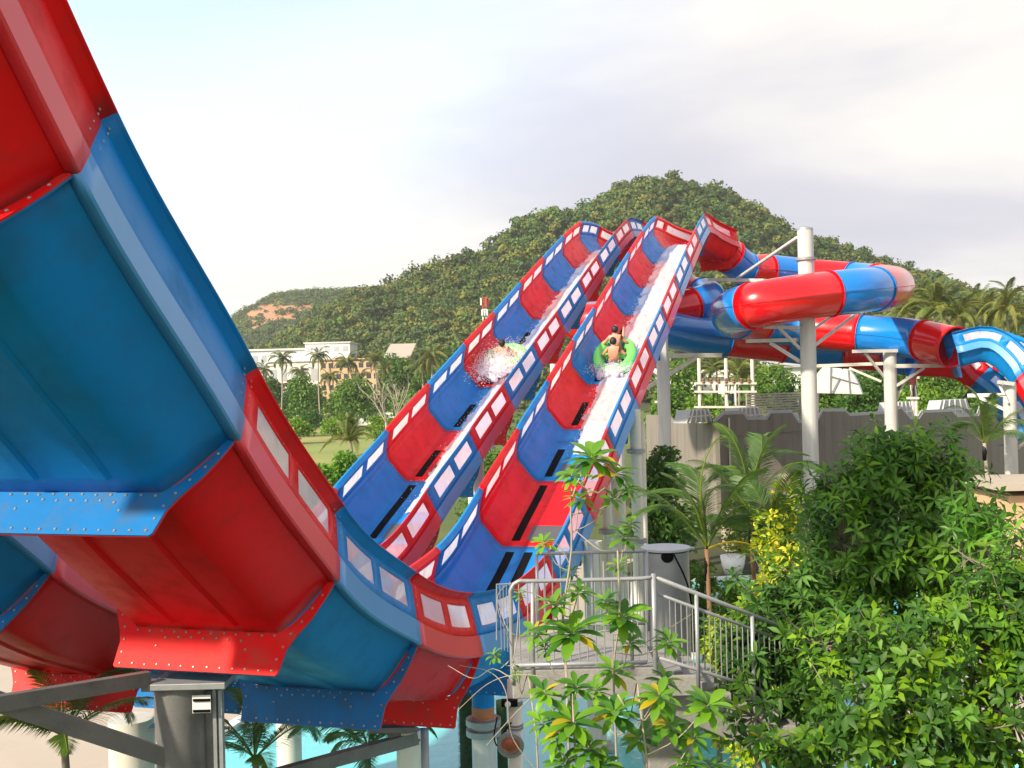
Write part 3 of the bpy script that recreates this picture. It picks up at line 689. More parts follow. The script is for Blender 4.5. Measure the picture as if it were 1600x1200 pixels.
def planter(u0,u1,v0,v1,off,lab):
    t=thing('roof_vent_box',lab,'vent box',on_roof(u0,0,off)); p0=on_roof(u0,0,off);p1=on_roof(u1,0,off); z0=V(u0,v1+6,p0.y).z; z1=V(u0,v0,p0.y).z; s=(p1-p0)*.16
    mb=MB(); 
    f=[(p0,z0),(p1,z0),(p1-s,z1),(p0+s,z1)]
    mb.add([(a.x,a.y,z) for a,z in f]+[(a.x-nn.x*1.2,a.y-nn.y*1.2,z) for a,z in f],[(0,1,2,3),(7,6,5,4),(0,4,5,1),(1,5,6,2),(2,6,7,3),(3,7,4,0)]); mb.build('casing',M['greyp'],t)
    for k in range(5):
        g=MB(); a=p0.lerp(p1,.1+.2*k); b=(p0+s).lerp(p1-s,.1+.2*k); g.beam((a.x+nn.x*.04,a.y+nn.y*.04,z0),(b.x+nn.x*.04,b.y+nn.y*.04,z1),.09,.09,upv=nn); g.build('frame_bar',M['white'],t)
    g=MB(); a=p0.lerp(p1,.07);b=p1.lerp(p0,.07); zm=(z0+z1)/2; g.beam((a.x+nn.x*.05,a.y+nn.y*.05,zm),(b.x+nn.x*.05,b.y+nn.y*.05,zm),.08,.08,upv=nn); g.build('frame_bar',M['white'],t)
planter(1088,1130,641,655,.9,'pale grey framed vent box at the left corner of the taupe parapet')
planter(1162,1206,638,656,.8,'pale grey framed vent box in the first parapet notch')
planter(1243,1262,646,660,.8,'narrow grey vent box just left of the tall steel post')
planter(1400,1442,629,654,.8,'pale vent box in the notch right of the second post')
planter(1474,1532,626,652,.8,'widest white vent box near the right end of the parapet')
# slatted box with white dome screen
sb=thing('slatted_screen','taupe slatted plant screen standing on the taupe roof','screen',on_roof(1300,0,7))
pa=on_roof(1268,0,6);pb=on_roof(1332,0,4.5);pc=on_roof(1385,0,6.5); zt=V(1300,613,82).z
for k in range(14):
    z=zt-.2*k-.1
    for a,b in((pa,pb),(pb,pc)):
        mb=MB(); mb.beam((a.x,a.y,z),(b.x,b.y,z),.06,.13); mb.build('slat',M['slat'],sb)
for p in(pa,pb,pc,pa.lerp(pb,.5),pb.lerp(pc,.5)):
    mb=MB(); mb.beam((p.x,p.y+.1,zt-2.9),(p.x,p.y+.1,zt),.12,.12); mb.build('post',M['slat'],sb)
ds=thing('white_screen','white domed screen with thin seams behind the slatted box','screen',on_roof(1310,0,9))
dm=MB(); arc=[(1275,614),(1273,600),(1277,583),(1285,574),(1297,570),(1312,569),(1325,575),(1335,588),(1342,602),(1347,616)]
pp=[V(u,v,90) for u,v in arc]; n=len(pp); dm.add([tuple(p) for p in pp]+[(p.x+.6,p.y+1.5,p.z) for p in pp],[tuple(range(n))[::-1],tuple(range(n,2*n))]+[(i,(i+1)%n,n+(i+1)%n,n+i) for i in range(n)]); dm.build('dome_panel',M['white'],ds)
for (a,b) in (((1298,570),(1297,615)),((1312,590),(1300,614)),((1299,588),(1342,600)),((1325,577),(1328,615))):
    g=MB(); g.beam(V(*a,89.9),V(*b,89.9),.06,.06); g.build('seam_bar',M['galv'],ds)
dr=thing('drain_pipe','thin pale pipe running down the taupe wall beside its sunlit corner','pipe',C0)
g=MB(); p,_=wtop(1136,600); g.beam((p.x+nn.x*.08,p.y+nn.y*.08,0),(p.x+nn.x*.08,p.y+nn.y*.08,7.9),.12,.12); g.build('pipe',M['cream'],dr)
rb=thing('pavilion','beige flat roofed poolside pavilion at the right edge','pavilion',G(1600,50))
g=MB(); p=V(1590,760,50); g.box((p.x+2,50+2,p.z),(6,5,.3)); g.build('roof',M['deck'],rb)
g=MB(); g.box((p.x+2.2,52.3,p.z/2-.2),(5.2,4.4,p.z-.5)); g.build('wall',M['peach'],rb)
# utility poles behind the slide
def pole_frame(us,vb,vt,y,lab):
    t=thing('utility_pole_frame',lab,'utility poles',G(us[0],y))
    for u in us:
        g=MB(); a=G(u,y); b=V(u,vt,y); g.tube([a,(a.x,y,b.z)],[.24,.18],8); g.build('pole',M['cream'],t)
    for v in vb:
        g=MB(); g.beam(V(us[0]-8,v,y-.25),V(us[-1]+6,v,y-.25),.22,.22); g.build('crossbeam',M['cream'],t)
    for i in range(7):
        u=us[0]+(us[-1]-us[0])*(i+.5)/7; g=MB(); a=V(u,vb[0]-7,y-.3); b=V(u,vb[0],y-.3); g.lathe((a.x,a.y,b.z),[(.14,0),(.2,.15),(.12,.25),(.2,.4),(.1,.55)],8); g.build('insulator',M['brownbark'],t)
        g=MB(); g.tube([a,V(u+random.uniform(-6,6),vb[-1],y-.3)],.035,5); g.build('cable',M['black'],t)
pole_frame([1093,1135,1176],[599,612,636],560,112,'pale utility pole frame with crossbeams and insulators behind the building')
pole_frame([1031,1037],[628],556,105,'pair of slim pale poles just right of the slide')
pole_frame([1425,1430],[590,622],575,105,'pale twin pole behind the parapet near the second post')
# rocks
def rock(u,v,y,r,lab,sq):
    t=MB(); p=V(u,v,y); t.blob((p.x,p.y,max(p.z,0)),r,4,.22,1.0,sq); o=t.build('boulder',M['rock'],smooth=True); tag(o,lab,'boulder','artificial rocks by the far pool')
rock(1200,765,68,1.5,'tallest tan boulder behind the young palm',(1,1,1.5)); rock(1222,775,66,1.3,'tan boulder right of the tallest one, half behind yellow leaves',(1,1,1.3)); rock(1180,795,67,1.2,'low tan boulder left of the tallest one',(1.3,1,.9)); rock(1245,800,64,1.3,'low brown boulder at the foot of the yellow shrub',(1.4,1,1))
g=MB(); a=G(1130,66);b=G(1290,66); g.box(((a.x+b.x)/2,67,1.2),(b.x-a.x,1.5,2.4)); o=g.build('rock_wall',M['rock']); tag(o,'tan retaining wall under the boulders by the far pool','wall')
# sun lounge / white planter by the pool
g=MB(); p=V(1145,868,58); g.lathe((p.x,p.y,max(0,p.z-1)),[(.45,0),(.6,.5),(.68,1.0),(.62,1.02)],16); o=g.build('white_planter',M['white'],smooth=True); tag(o,'big white planter beyond the far pool behind the young palm','planter')
# ------------------------------------------------------------ steel supports
SG='steel posts holding up the slides'
def post(u,v,y,r,mt,label,base_v=None,cap=None,collars=(),name='support_post',ztop=None,n=20,foot=True):
    p=V(u,v,y); z=p.z if ztop is None else ztop
    t=thing(name,label,'support post',(p.x,p.y,0),SG)
    g=MB(); g.lathe((p.x,p.y,0.0),[(r,0),(r,z)],n); g.build('column',mt,t,smooth=True).data.set_sharp_from_angle(angle=R(40))
    if foot:
        g=MB(); g.box((p.x,p.y,.12),(r*3.2,r*3.2,.1)); g.build('base_plate',M['galv'],t)
    for c in collars:
        zc=V(u,c,y).z; g=MB(); g.lathe((p.x,p.y,zc-.09),[(r+.03,0),(r+.13,.02),(r+.13,.16),(r+.03,.18)],n); g.build('collar_flange',M['galv'],t)
    if cap: g=MB(); g.box((p.x,p.y,z+cap[1]/2),(cap[0],cap[0]*.9,cap[1])); g.build('cap_plate',mt,t,bevel=.01)
    return t,Vector((p.x,p.y,z))
def brace(t,a,b,w=.15,h=.15,mt='wsteel',name='brace'):
    g=MB(); g.beam(a,b,w,h); g.build(name,M[mt],t)
def stay(t,a,b,r=.06,mt='wsteel'):
    g=MB(); g.tube([a,b],r,8); g.build('stay_rod',M[mt],t)
def lane_low(FR,i): return at(FR[i],0,-.64)
# near post under the red flange
t,p=post(281,1070,15.6,.36,M['dsteel'],'thick weathered post under the nearest red flange, with steel channels and a label',cap=(.86,.10),ztop=V(300,1068,15.6).z)
g=MB(); 
for du,w in((322,.20),):
    q=V(du,1075,15.75); g.box((q.x,q.y,(q.z)/2),(.30,.30,q.z-.02)); 
g.build('channel_column',M['dsteel'],t)
for u in(303,336,345):
    q=V(u,1075,15.45); g=MB(); g.box((q.x,q.y,q.z/2),(.05,.12,q.z-.03)); g.build('channel_flange',M['galv'],t)
q=V(315,1100,15.3); g=MB(); g.box((q.x,q.y,q.z),(.26,.02,.25)); lb=g.build('label_plate',M['sign'],t)
for vv_ in(1094,1111):
    q=V(315,vv_,15.28); g=MB(); g.box((q.x,q.y,q.z),(.24,.02,.035)); g.build('label_bar',M['black'],lb)
g=MB(); q=V(302,1063,15.5); g.box((q.x+.02,q.y,q.z),(1.05,.7,.09)); g.build('bearing_plate',M['galv'],t,bevel=.01)
brace(t,V(-30,1087,13.8),V(262,1184,15.4),.2,.24,'dsteel'); brace(t,V(-20,1102,13.6),V(232,1060,15.3),.14,.2,'dsteel')
brace(t,V(248,1180,15.4),V(262,1150,15.6),.05,.3,'galv','gusset')
t,p=post(205,1125,22.5,.46,M['cream'],'pale cream post behind the nearest one, under the left lane',ztop=V(205,1122,22.5).z)
t,p=post(250,1138,22.0,.12,M['galv'],'slim galvanised post with a small cap just left of the nearest post',cap=(.4,.08),ztop=V(250,1140,22).z)
t,p=post(451,1130,28,.32,M['cream'],'cream post standing in the pool under the left lane',ztop=V(451,1125,27.5).z)
t,p=post(638,1140,22.3,.25,M['cream'],'cream post with a galvanised bracket under the red flange near the valley',ztop=V(620,1141,22.3).z)
g=MB(); q=V(613,1139,22); g.box((q.x,q.y+.2,q.z),(.95,.6,.10)); g.build('bearing_plate',M['dsteel'],t)
g=MB(); q=V(660,1140,22.6); g.lathe((q.x,q.y,0),[(.13,0),(.13,q.z)],12); g.build('drain_pipe',M['galv'],t,smooth=True)
brace(t,V(430,1212,21.3),V(652,1152,22.2),.2,.25,'dsteel'); brace(t,V(612,1140,22.1),V(650,1165,22.2),.1,.3,'dsteel','gusset')
t,p=post(755,1110,25.8,.29,M['wsteel'],'grey post with an orange primed band under the lowest point of the slide',collars=(1143,1127),ztop=V(755,1121,25.8).z)
g=MB(); q=V(755,1121,25.8); g.lathe((q.x,q.y,q.z),[(.27,0),(.27,.28)],20); g.build('primer_band',M['orange'],t,smooth=False)
g=MB(); q=V(755,1103,25.8); g.lathe((q.x,q.y,q.z),[(.27,0),(.27,1.0)],20); g.build('column_top',M['blue'],t)
# right side posts of the lanes
t,p=post(992,640,40,.21,M['cream'],'tall slim white post right of the slide, rising beside the tub raft lane',ztop=V(990,640,40).z,collars=(705,845))
t,p=post(1003,700,44,.15,M['cream'],'slim pale post directly behind the tall white one',ztop=V(1001,660,44).z)
t,p=post(966,760,37,.24,M['cream'],'stout pale post behind the frangipani leaves left of the drum',ztop=V(966,750,37).z)
t,p=post(948,790,35,.15,M['cream'],'slim pale post between the two stout ones beside the lane',ztop=V(948,785,35).z,collars=(830,))
t,p=post(926,850,31,.27,M['cream'],'stout cream post under the red panel near the platform',ztop=V(926,845,31).z)
# supports hidden partly under the lanes
def under(FR,i,lab,r=.33):
    c=lane_low(FR,i); t=thing('support_post',lab,'support post',(c.x,c.y,0),SG); g=MB(); g.lathe((c.x,c.y,0),[(r,0),(r,c.z-.12)],18); g.build('column',M['wsteel'],t,smooth=True)
    g=MB(); g.box((c.x,c.y,c.z-.08),(1.6,.5,.14)); g.build('bearing_plate',M['wsteel'],t)
for i,lab in((BL[12],'hidden post under the middle of the left lane'),(BL[15],'post far up under the left lane'),(BR[16],'post high under the upper end of the right lane'),(BR[13],'post under the right lane level with the raft')):
    under(FRL if 'left' in lab else FRR,i,lab)
# tall posts of the flumes
y=59.5
t,p=post(1258,358,y,.43,M['wsteel'],'tallest silver post, standing in front of the looping flume',collars=(405,470),ztop=V(1257,360,y).z,n=28)
g=MB(); g.lathe((p.x,p.y,p.z),[(.44,0),(.40,.12),(.15,.2)],24); g.build('domed_cap',M['galv'],t)
def P(u,v,yy): return V(u,v,yy)
stay(t,P(1152,435,66),P(1246,371,y),.10); brace(t,P(1108,437,71),P(1195,438,66),.22,.2); 
brace(t,P(1193,511,y-.3),P(1250,512,y-.3),.2,.18); brace(t,P(1218,513,y-.3),P(1250,545,y),.14,.14); brace(t,P(1220,508,y-.3),P(1250,520,y),.1,.1)
brace(t,P(1266,491,y),P(1392,484,y+3),.2,.16); brace(t,P(1270,542,y),P(1334,493,y+2),.14,.14); brace(t,P(1270,515,y),P(1298,495,y+1),.12,.12)
brace(t,P(1167,533,y+3),P(1246,531,y+.3),.2,.2,'cream'); brace(t,P(1204,536,y+1.5),P(1250,565,y),.16,.16,'cream')
y2=67.5
t,p=post(1390,546,y2,.40,M['wsteel'],'second silver post holding the lower flumes, right of the tallest one',ztop=V(1390,548,y2).z,n=24)
brace(t,P(1332,549,y2-.5),P(1402,548,y2-.5),.24,.2); brace(t,P(1352,552,y2-.4),P(1384,592,y2),.14,.14); brace(t,P(1268,572,y2+2),P(1380,568,y2+1),.22,.2,'cream'); brace(t,P(1400,572,y2-.4),P(1484,571,y2-1),.24,.24,'cream')
brace(t,P(1400,603,y2-.2),P(1444,575,y2-.4),.16,.16); brace(t,P(1327,575,y2+1),P(1377,596,y2+.3),.13,.13,'cream'); brace(t,P(1400,622,y2),P(1418,590,y2),.12,.12)
y3=58.5
t,p=post(1577,600,y3,.34,M['wsteel'],'silver post at the right edge under the red open flume',ztop=V(1577,597,y3).z,n=24)
brace(t,P(1512,618,y3+1),P(1572,617,y3),.2,.2,'cream'); brace(t,P(1528,620,y3+.6),P(1574,642,y3),.16,.16,'cream'); brace(t,P(1560,597,y3-.4),P(1583,600,y3-.4),.3,.2); brace(t,P(1590,700,y3),P(1612,685,y3-1),.14,.14)
brace(t,P(1561,600,y3-.2),P(1575,630,y3-.4),.12,.12)
t,p=post(1041,565,66,.2,M['cream'],'slender cream post behind the lane holding a long cream crossbeam',ztop=V(1041,556,66).z)
brace(t,P(1020,556,64),P(1126,555,66),.28,.26,'cream'); brace(t,P(1012,605,63),P(1086,560,65),.2,.2,'cream')
# artificial-grass wrapped column, small pipe post with flood light
q=G(726,29); g=MB(); g.lathe((q.x,q.y,0),[(.36,0),(.36,V(726,1088,29).z)],24)
o=g.build('turf_wrapped_column',M['turf']); tag(o,'dark column wrapped in artificial turf left of the orange banded post','column')
q2=G(771,28.6); g=MB(); g.lathe((q2.x,q2.y,0),[(.14,0),(.14,V(771,1088,29).z)],14); o=g.build('turf_wrapped_column',M['turf']); tag(o,'thin turf wrapped strip right of the orange banded post','column')
bm_=MB(); 
for k in range(2600):
    a=random.random()*6.28; z=random.random()*2.6; c=Vector((q.x+math.cos(a)*.36,q.y+math.sin(a)*.36,z)); d=Vector((math.cos(a),math.sin(a),random.uniform(-.5,.8)))*.07; s=Vector((-math.sin(a),math.cos(a),0))*.012
    bm_.add([c-s,c+s,c+d],[(0,1,2)])
o=bm_.build('turf_blades',M['turf'],bpy.data.objects['turf_wrapped_column'],kind='stuff')
t=thing('pipe_post','cream pipe post with strapped bands beneath the platform corner','post',G(806,20)); a=V(803,1062,20)
g=MB(); g.lathe((a.x,a.y,0),[(.13,0),(.13,a.z)],16); g.build('pipe',M['cream'],t,smooth=True)
for v_ in(1096,1100,1132,1137,1166):
    c=V(803,v_,20); g=MB(); g.lathe((a.x,a.y,c.z-.02),[(.145,0),(.16,.01),(.145,.035)],14); g.build('pipe_band',M['dsteel'],t)
t=thing('flood_light','round flood light with a rusty brown lens strapped to the pipe post','lamp',V(797,1160,19.6)); c=V(799,1158,19.7); ax=Vector((-.12,-1,-.22)).normalized()
g=MB(); g.lathe(c-ax*.1,[(.10,0),(.2,.08),(.235,.2),(.25,.22),(.25,.26),(.20,.265)],24,ax=ax); g.build('housing',M['galv'],t,smooth=False)
g=MB(); g.lathe(c+ax*.16,[(.175,0),(.165,.03),(.10,.075),(.03,.09)],20,ax=ax); g.build('lens',M['rust'],t,smooth=True)
for k in range(10):
    an=k*.628; bv=ax.orthogonal().normalized(); cv=ax.cross(bv); g=MB(); g.lathe(c+ax*.16+(bv*math.cos(an)+cv*math.sin(an))*.228,[(.014,0),(.012,.02)],6,ax=ax); g.build('screw',M['bolt'],t)
g=MB(); g.tube(resample([V(777,1120,19.6),V(772,1150,19.5),V(778,1165,19.6),V(790,1140,19.8),V(800,1128,19.9)],.05),.013,6); g.build('cable',M['black'],t)
t=thing('cctv_camera','small dark camera with a round white lens clamped on the pipe post','camera',V(797,1098,19.7)); c=V(796,1098,19.75)
g=MB(); g.box(c,(.3,.16,.12)); g.build('body',M['black'],t,bevel=.02); g=MB(); g.lathe(c+Vector((-.03,-.1,0)),[(.055,0),(.05,.03)],14,ax=(0,-1,0)); g.build('lens',M['sign'],t)
# ------------------------------------------------------------ viewing platform with railing
Yf,Yb=12.0,13.75; zf=V(900,1045,Yf).z
pl=thing('platform','grey concrete viewing platform with a galvanised railing in front of the slide','platform',(.6,Yf,0))
xa=V(800,1045,Yf).x; xb=V(1028,1045,Yf).x
g=MB(); g.box(((xa+xb)/2,(Yf+Yb)/2,zf-.16),(xb-xa,Yb-Yf,.32)); g.build('slab',M['conc'],pl,bevel=.015)
g=MB(); g.box(((xa+xb)/2+.35,Yf-.06,zf-.19),(xb-xa+.1,.1,.2)); g.build('edge_beam',M['conc'],pl)
cx=V(1036,1100,13).x
g=MB(); g.box((cx,13.1,(zf-.33)/2),(.42,.42,zf-.34)); g.build('column',M['conc'],pl,bevel=.02)
RG=M['galv']
zr=V(910,906,Yf).z
def rail(a,b,r=.024,name='rail'): g=MB(); g.tube([a,b],r,10); g.build(name,RG,pl,smooth=True)
def balusters(a,b,za,zb,n,skip=()):
    for i in range(n+1):
        if i in skip: continue
        t_=i/n; p=Vector(a).lerp(Vector(b),t_); g=MB(); g.tube([(p.x,p.y,p.z+za),(p.x,p.y,p.z+zb)],.0075,6,cap=False); g.build('baluster',RG,pl)
xl=V(797,905,Yf).x; xc=V(1021,905,Yf).x
g=MB(); g.tube(resample([Vector((xl,Yf,zf-.15)),Vector((xl,Yf,zr-.25)),Vector((xl+.01,Yf,zr-.08)),Vector((xl+.09,Yf,zr)),Vector((xl+.3,Yf,zr)),Vector((xc-.12,Yf,zr)),Vector((xc,Yf,zr+.03))],.05),.024,10); g.build('rail',RG,pl,smooth=True)
rail(V(832,906,Yf),V(833,1085,Yf),.024,'rail_post'); rail((xc,Yf,zf-.3),(xc,Yf,zr+.05),.028,'rail_post'); rail(V(987,906,Yf+.01),V(988,1045,Yf),.02,'rail_post')
rail((xl,Yf-.02,zf+.06),(xc-.1,Yf-.02,zf+.06)); balusters((xl,Yf-.01,0),(xc,Yf-.01,0),zf+.06,zr,17)
# back railing
zrb=V(930,863,Yb).z; xbl=V(838,863,Yb).x; xbr=V(1010,863,Yb).x
rail((xbl,Yb,zrb),(xbr,Yb,zrb),.022); rail((xbl,Yb,zf+.1),(xbr,Yb,zf+.1),.022); balusters((xbl,Yb,0),(xbr,Yb,0),zf+.1,zrb,14)
for k in(0,.5,1): x=xbl+(xbr-xbl)*k; rail((x,Yb,zf),(x,Yb,zrb),.022,'rail_post')
# small mesh side gate frame at the left
g=MB(); a=V(776,913,12.6); b=V(796,913,12.0); c=V(776,1000,12.6)
g.tube([c,a,V(800,912,12.0)],.009,6); g.build('wire_frame',RG,pl)
for k in range(3):
    q=V(781+k*5,914,12.5-k*.15); g=MB(); g.tube([q,(q.x,q.y,q.z-.75)],.005,5); g.build('wire',RG,pl)
# stairs going down to the right with sloping rails
st=thing('stairs','concrete stair flight with sloping galvanised rails going down to the right','stairs',(2.2,12.3,0))
s0=Vector((xb+.02,Yf+.35,zf)); sdx=Vector((1,.18,-.52))
for i in range(6):
    c=s0+sdx*(i+.5)*.28; g=MB(); g.box((c.x,c.y+.45,c.z-.1-.02*0),(.30,1.2,.12)); g.build('step',M['conc'],st,bevel=.01)
g=MB(); a=s0+Vector((0,-.2,-.3)); b=s0+sdx*1.8+Vector((0,-.2,-.3)); g.beam(a,b,.14,.34); g.build('stringer',M['conc'],st)
g=MB(); a=s0+Vector((0,1.1,-.3)); b=s0+sdx*1.8+Vector((0,1.1,-.3)); g.beam(a,b,.14,.34); g.build('stringer',M['conc'],st)
g=MB(); g.box((1.95,13.0,zf-.62),(.9,1.1,.5)); g.build('landing_beam',M['conc'],st,bevel=.02)
def srail(a,b,r=.024,name='rail'): g=MB(); g.tube([a,b],r,10); g.build(name,RG,st,smooth=True)
A1=V(1021,901,12.0);A2=V(1250,990,12.7); B1=V(1030,1028,12.0);B2=V(1230,1090,12.7); C1_=V(1028,928,12.05);C2_=V(1235,1005,12.7)
srail(A1,A2); srail(B1,B2,.02); srail(C1_,C2_,.018)
for k in(0.28,.66):
    a=A1.lerp(A2,k); srail(a,(a.x,a.y,a.z-1.25),.024,'rail_post')
for i in range(1,24):
    k=i/24; a=C1_.lerp(C2_,k); b=B1.lerp(B2,k); g=MB(); g.tube([a,(a.x,a.y,b.z)],.0075,6,cap=False); g.build('baluster',RG,st)
# big galvanised drum post
dr=thing('steel_drum_post','fat galvanised steel drum post with a thin round lid behind the railing','post',G(1039,14.6)); a=V(1040,858,14.6)
g=MB(); g.lathe((a.x,a.y,0),[(.31,0),(.31,a.z-.02)],40); g.build('drum',M['galv'],dr,smooth=True).data.set_sharp_from_angle(angle=R(40))
g=MB(); g.lathe((a.x,a.y,a.z),[(.335,0),(.335,.03),(.03,.045)],40); g.build('lid',M['greyp'],dr)
g=MB(); g.box((a.x+.3,a.y-.05,a.z+.012),(.16,.12,.02)); g.build('lid_tab',M['galv'],dr)
c=Vector((a.x-.02,a.y-.297,a.z-.055)); g=MB(); g.lathe(c,[(.085,0),(.08,.02)],20,ax=(0,-1,0)); g.build('access_hole',M['black'],dr)
g=MB(); g.tube(resample([Vector((a.x+.06,a.y-.33,zr-.1)),Vector((a.x+.22,a.y-.42,zr-.5)),Vector((a.x+.28,a.y-.4,zr-1.0)),Vector((a.x+.28,a.y-.35,zr-1.4))],.06),.012,6); g.build('cable',M['black'],dr)
# ------------------------------------------------------------ rafts and riders
def lane_frame_at(FR,v_target_idx): return FR[v_target_idx]
def torus(mb,c,ax1,ax2,nrm,R1x,R1y,r,n=40,m=12):
    vs=[];fs=[]
    for i in range(n):
        a=2*math.pi*i/n; rad=ax1*math.cos(a)*R1x+ax2*math.sin(a)*R1y; rd=(ax1*math.cos(a)/R1x+ax2*math.sin(a)/R1y).normalized()
        for j in range(m):
            b=2*math.pi*j/m; vs.append(c+rad+rd*math.cos(b)*r+nrm*math.sin(b)*r)
    for i in range(n):
        for j in range(m): fs.append((i*m+j,((i+1)%n)*m+j,((i+1)%n)*m+(j+1)%m,i*m+(j+1)%m))
    mb.add(vs,fs)
def raft(FR,i,w,lab,tip=0.42):
    f=FR[i]; c=at(f,w,.52); t=thing('tube_raft',lab,'tube raft',at(f,w,0),'inflatable rafts on the lanes')
    ax1=f[2];ax2=f[1];n=f[3]
    if tip: ax2=(ax2*math.cos(tip)+n*math.sin(tip)).normalized(); n=ax1.cross(ax2).normalized()
    g=MB(); torus(g,c+ax2*.0,ax1,ax2,n,.74,.98,.26); ring=g.build('tube_ring',M['raft'],t,smooth=True)
    g=MB(); torus(g,c-n*.10,ax1,ax2,n,.70,.90,.13,36,8); g.build('inner_ring',M['raftb'],ring,smooth=True)
    g=MB(); g.add([c+ax1*.68*math.cos(a)+ax2*.85*math.sin(a)-n*.16 for a in[2*math.pi*k/24 for k in range(24)]],[tuple(range(24))]); g.build('raft_floor',M['raftb'],t,solid=.03)
    g=MB(); g.beam(c-ax1*.62+n*.05,c+ax1*.62+n*.05,.26,.24,upv=n); g.build('middle_thwart',M['raft'],t,bevel=.08)
    for sx in(-1,1):
        for q in(-.42,.0,.5):
            p=c+ax1*sx*.90+ax2*q+n*.10; g=MB(); g.tube(resample([p-ax2*.14-n*.02,p-ax2*.06+(ax1*sx+n)*.05,p+ax2*.06+(ax1*sx+n)*.05,p+ax2*.14-n*.02],.04),.022,6); g.build('handle',M['raftb'],ring)
    for k in range(10):
        a=2*math.pi*(k+.5)/10; p=c+ax1*math.cos(a)*.72+ax2*math.sin(a)*.92; d=(ax1*math.cos(a)/.72+ax2*math.sin(a)/.92).normalized()
        g=MB(); tt=[(d*math.cos(b)+n*math.sin(b))*.246 for b in[-.4+j*.45 for j in range(8)]]; s=ax2*math.cos(a)-ax1*math.sin(a)
        vs=[];
        for q in tt: vs+=[p+q-s*.035,p+q+s*.035]
        g.add(vs,[(2*j,2*j+1,2*j+3,2*j+2) for j in range(7)]); g.build('weld_band',M['raftb'] if k%2 else M['raft'],ring)
    return c,ax1,ax2,n
def person(lab,c,X,Y,Z,pose,skin='skin'):
    """X right, Y facing direction, Z up along the spine; joints in metres from the pelvis"""
    jt=pose['j']; ed=pose['e']; rd=pose['r']; names=list(jt)
    root=thing('person',lab,'person',c,'riders on the rafts')
    K=1.38; X=X*K;Y=Y*K;Z=Z*K; rd={k:(tuple(q*K for q in v_) if isinstance(v_,tuple) else v_*K) for k,v_ in rd.items()}
    me=bpy.data.meshes.new('body'); me.from_pydata([c+X*jt[k][0]+Y*jt[k][1]+Z*jt[k][2] for k in names],[(names.index(a),names.index(b)) for a,b in ed],[])
    me.materials.append(M[skin]); o=link('body',me,root)
    sk=o.modifiers.new('skin','SKIN'); ly=me.skin_vertices[0] if me.skin_vertices else None
    if ly is None:
        bm=bmesh.new(); bm.from_mesh(me); bm.verts.layers.skin.verify(); bm.to_mesh(me); bm.free(); ly=me.skin_vertices[0]
    for i,k in enumerate(names):
        ly.data[i].radius=rd[k] if isinstance(rd[k],tuple) else (rd[k],rd[k]); ly.data[i].use_root=(i==0)
    sb_=o.modifiers.new('sub','SUBSURF'); sb_.levels=2; sb_.render_levels=2; sk.use_smooth_shade=True
    # hair cap and face
    h=c+X*jt['head'][0]+Y*jt['head'][1]+Z*jt['head'][2]; fd=(pose.get('face',(0,1,0))); F_=(X*fd[0]+Y*fd[1]+Z*fd[2]).normalized()*K
    g=MB(); g.blob(tuple(h-F_*.022+Z*.025),.118*K,3,.10,3,(.95,1.0,1.08)); g.build('hair',M['hair'],root,smooth=True)
    g=MB()
    S_=F_.cross(Z).normalized()*K
    for s in(-1,1):
        g.blob(tuple(h+S_*s*.098-F_*.0-Z*.01),.03,2,.05,1,(.5,1,1.1))
    g.build('ear',M[skin],root,smooth=True)
    g=MB(); g.blob(tuple(h+F_*.1-Z*.01),.02,2,0,1,(1,1,1.4)); g.build('nose',M[skin],root,smooth=True)
    for s in(-1,1):
        g=MB(); g.blob(tuple(h+F_*.088+S_*s*.035+Z*.012),.014,2,0,1); g.build('eye',M['hair'],root,smooth=True)
    for s,k in((-1,'handL'),(1,'handR')):
        if k not in jt: continue
        hp=c+X*jt[k][0]+Y*jt[k][1]+Z*jt[k][2]; ek=jt['elbL' if s<0 else 'elbR']; d=(hp-(c+X*ek[0]+Y*ek[1]+Z*ek[2])).normalized(); sd_=d.cross(Z).normalized(); 
        for q in range(4):
            g=MB(); b=hp+d*.03+sd_*(q-1.5)*.022; ln=(.07,.085,.08,.06)[q]; g.tube([b,b+d*ln*.5,b+d*ln*.8-Z*.03],[.011,.010,.007],6); g.build('finger',M[skin],root,smooth=True)
        g=MB(); b=hp+sd_*-.035*s; g.tube([b,b-sd_*s*.03+d*.03,b-sd_*s*.03+d*.055-Z*.01],[.013,.011,.008],6); g.build('thumb',M[skin],root,smooth=True)
    return root
SEAT=dict(
 j=dict(pel=(0,0,.08),waist=(0,-.06,.24),chest=(0,-.05,.44),neck=(0,.0,.60),head=(0,.05,.74),crown=(0,.06,.84),
  shL=(-.17,-.03,.54),shR=(.17,-.03,.54),elbL=(-.36,-.02,.33),elbR=(.36,-.02,.33),wrL=(-.44,.18,.24),wrR=(.44,.18,.24),handL=(-.46,.25,.22),handR=(.46,.25,.22),
  hipL=(-.11,.05,.07),hipR=(.11,.05,.07),knL=(-.22,.42,.34),knR=(.22,.42,.34),anL=(-.20,.80,.20),anR=(.20,.80,.20),toL=(-.21,.86,.34),toR=(.21,.86,.34)),
 e=[('pel','waist'),('waist','chest'),('chest','neck'),('neck','head'),('head','crown'),('chest','shL'),('chest','shR'),('shL','elbL'),('elbL','wrL'),('wrL','handL'),('shR','elbR'),('elbR','wrR'),('wrR','handR'),('pel','hipL'),('pel','hipR'),('hipL','knL'),('hipR','knR'),('knL','anL'),('knR','anR'),('anL','toL'),('anR','toR')],
 r=dict(pel=(.16,.12),waist=(.155,.11),chest=(.175,.115),neck=.058,head=(.088,.10),crown=.07,shL=.072,shR=.072,elbL=.045,elbR=.045,wrL=.03,wrR=.03,handL=(.04,.018),handR=(.04,.018),hipL=.095,hipR=.095,knL=.062,knR=.062,anL=.042,anR=.042,toL=.03,toR=.03))
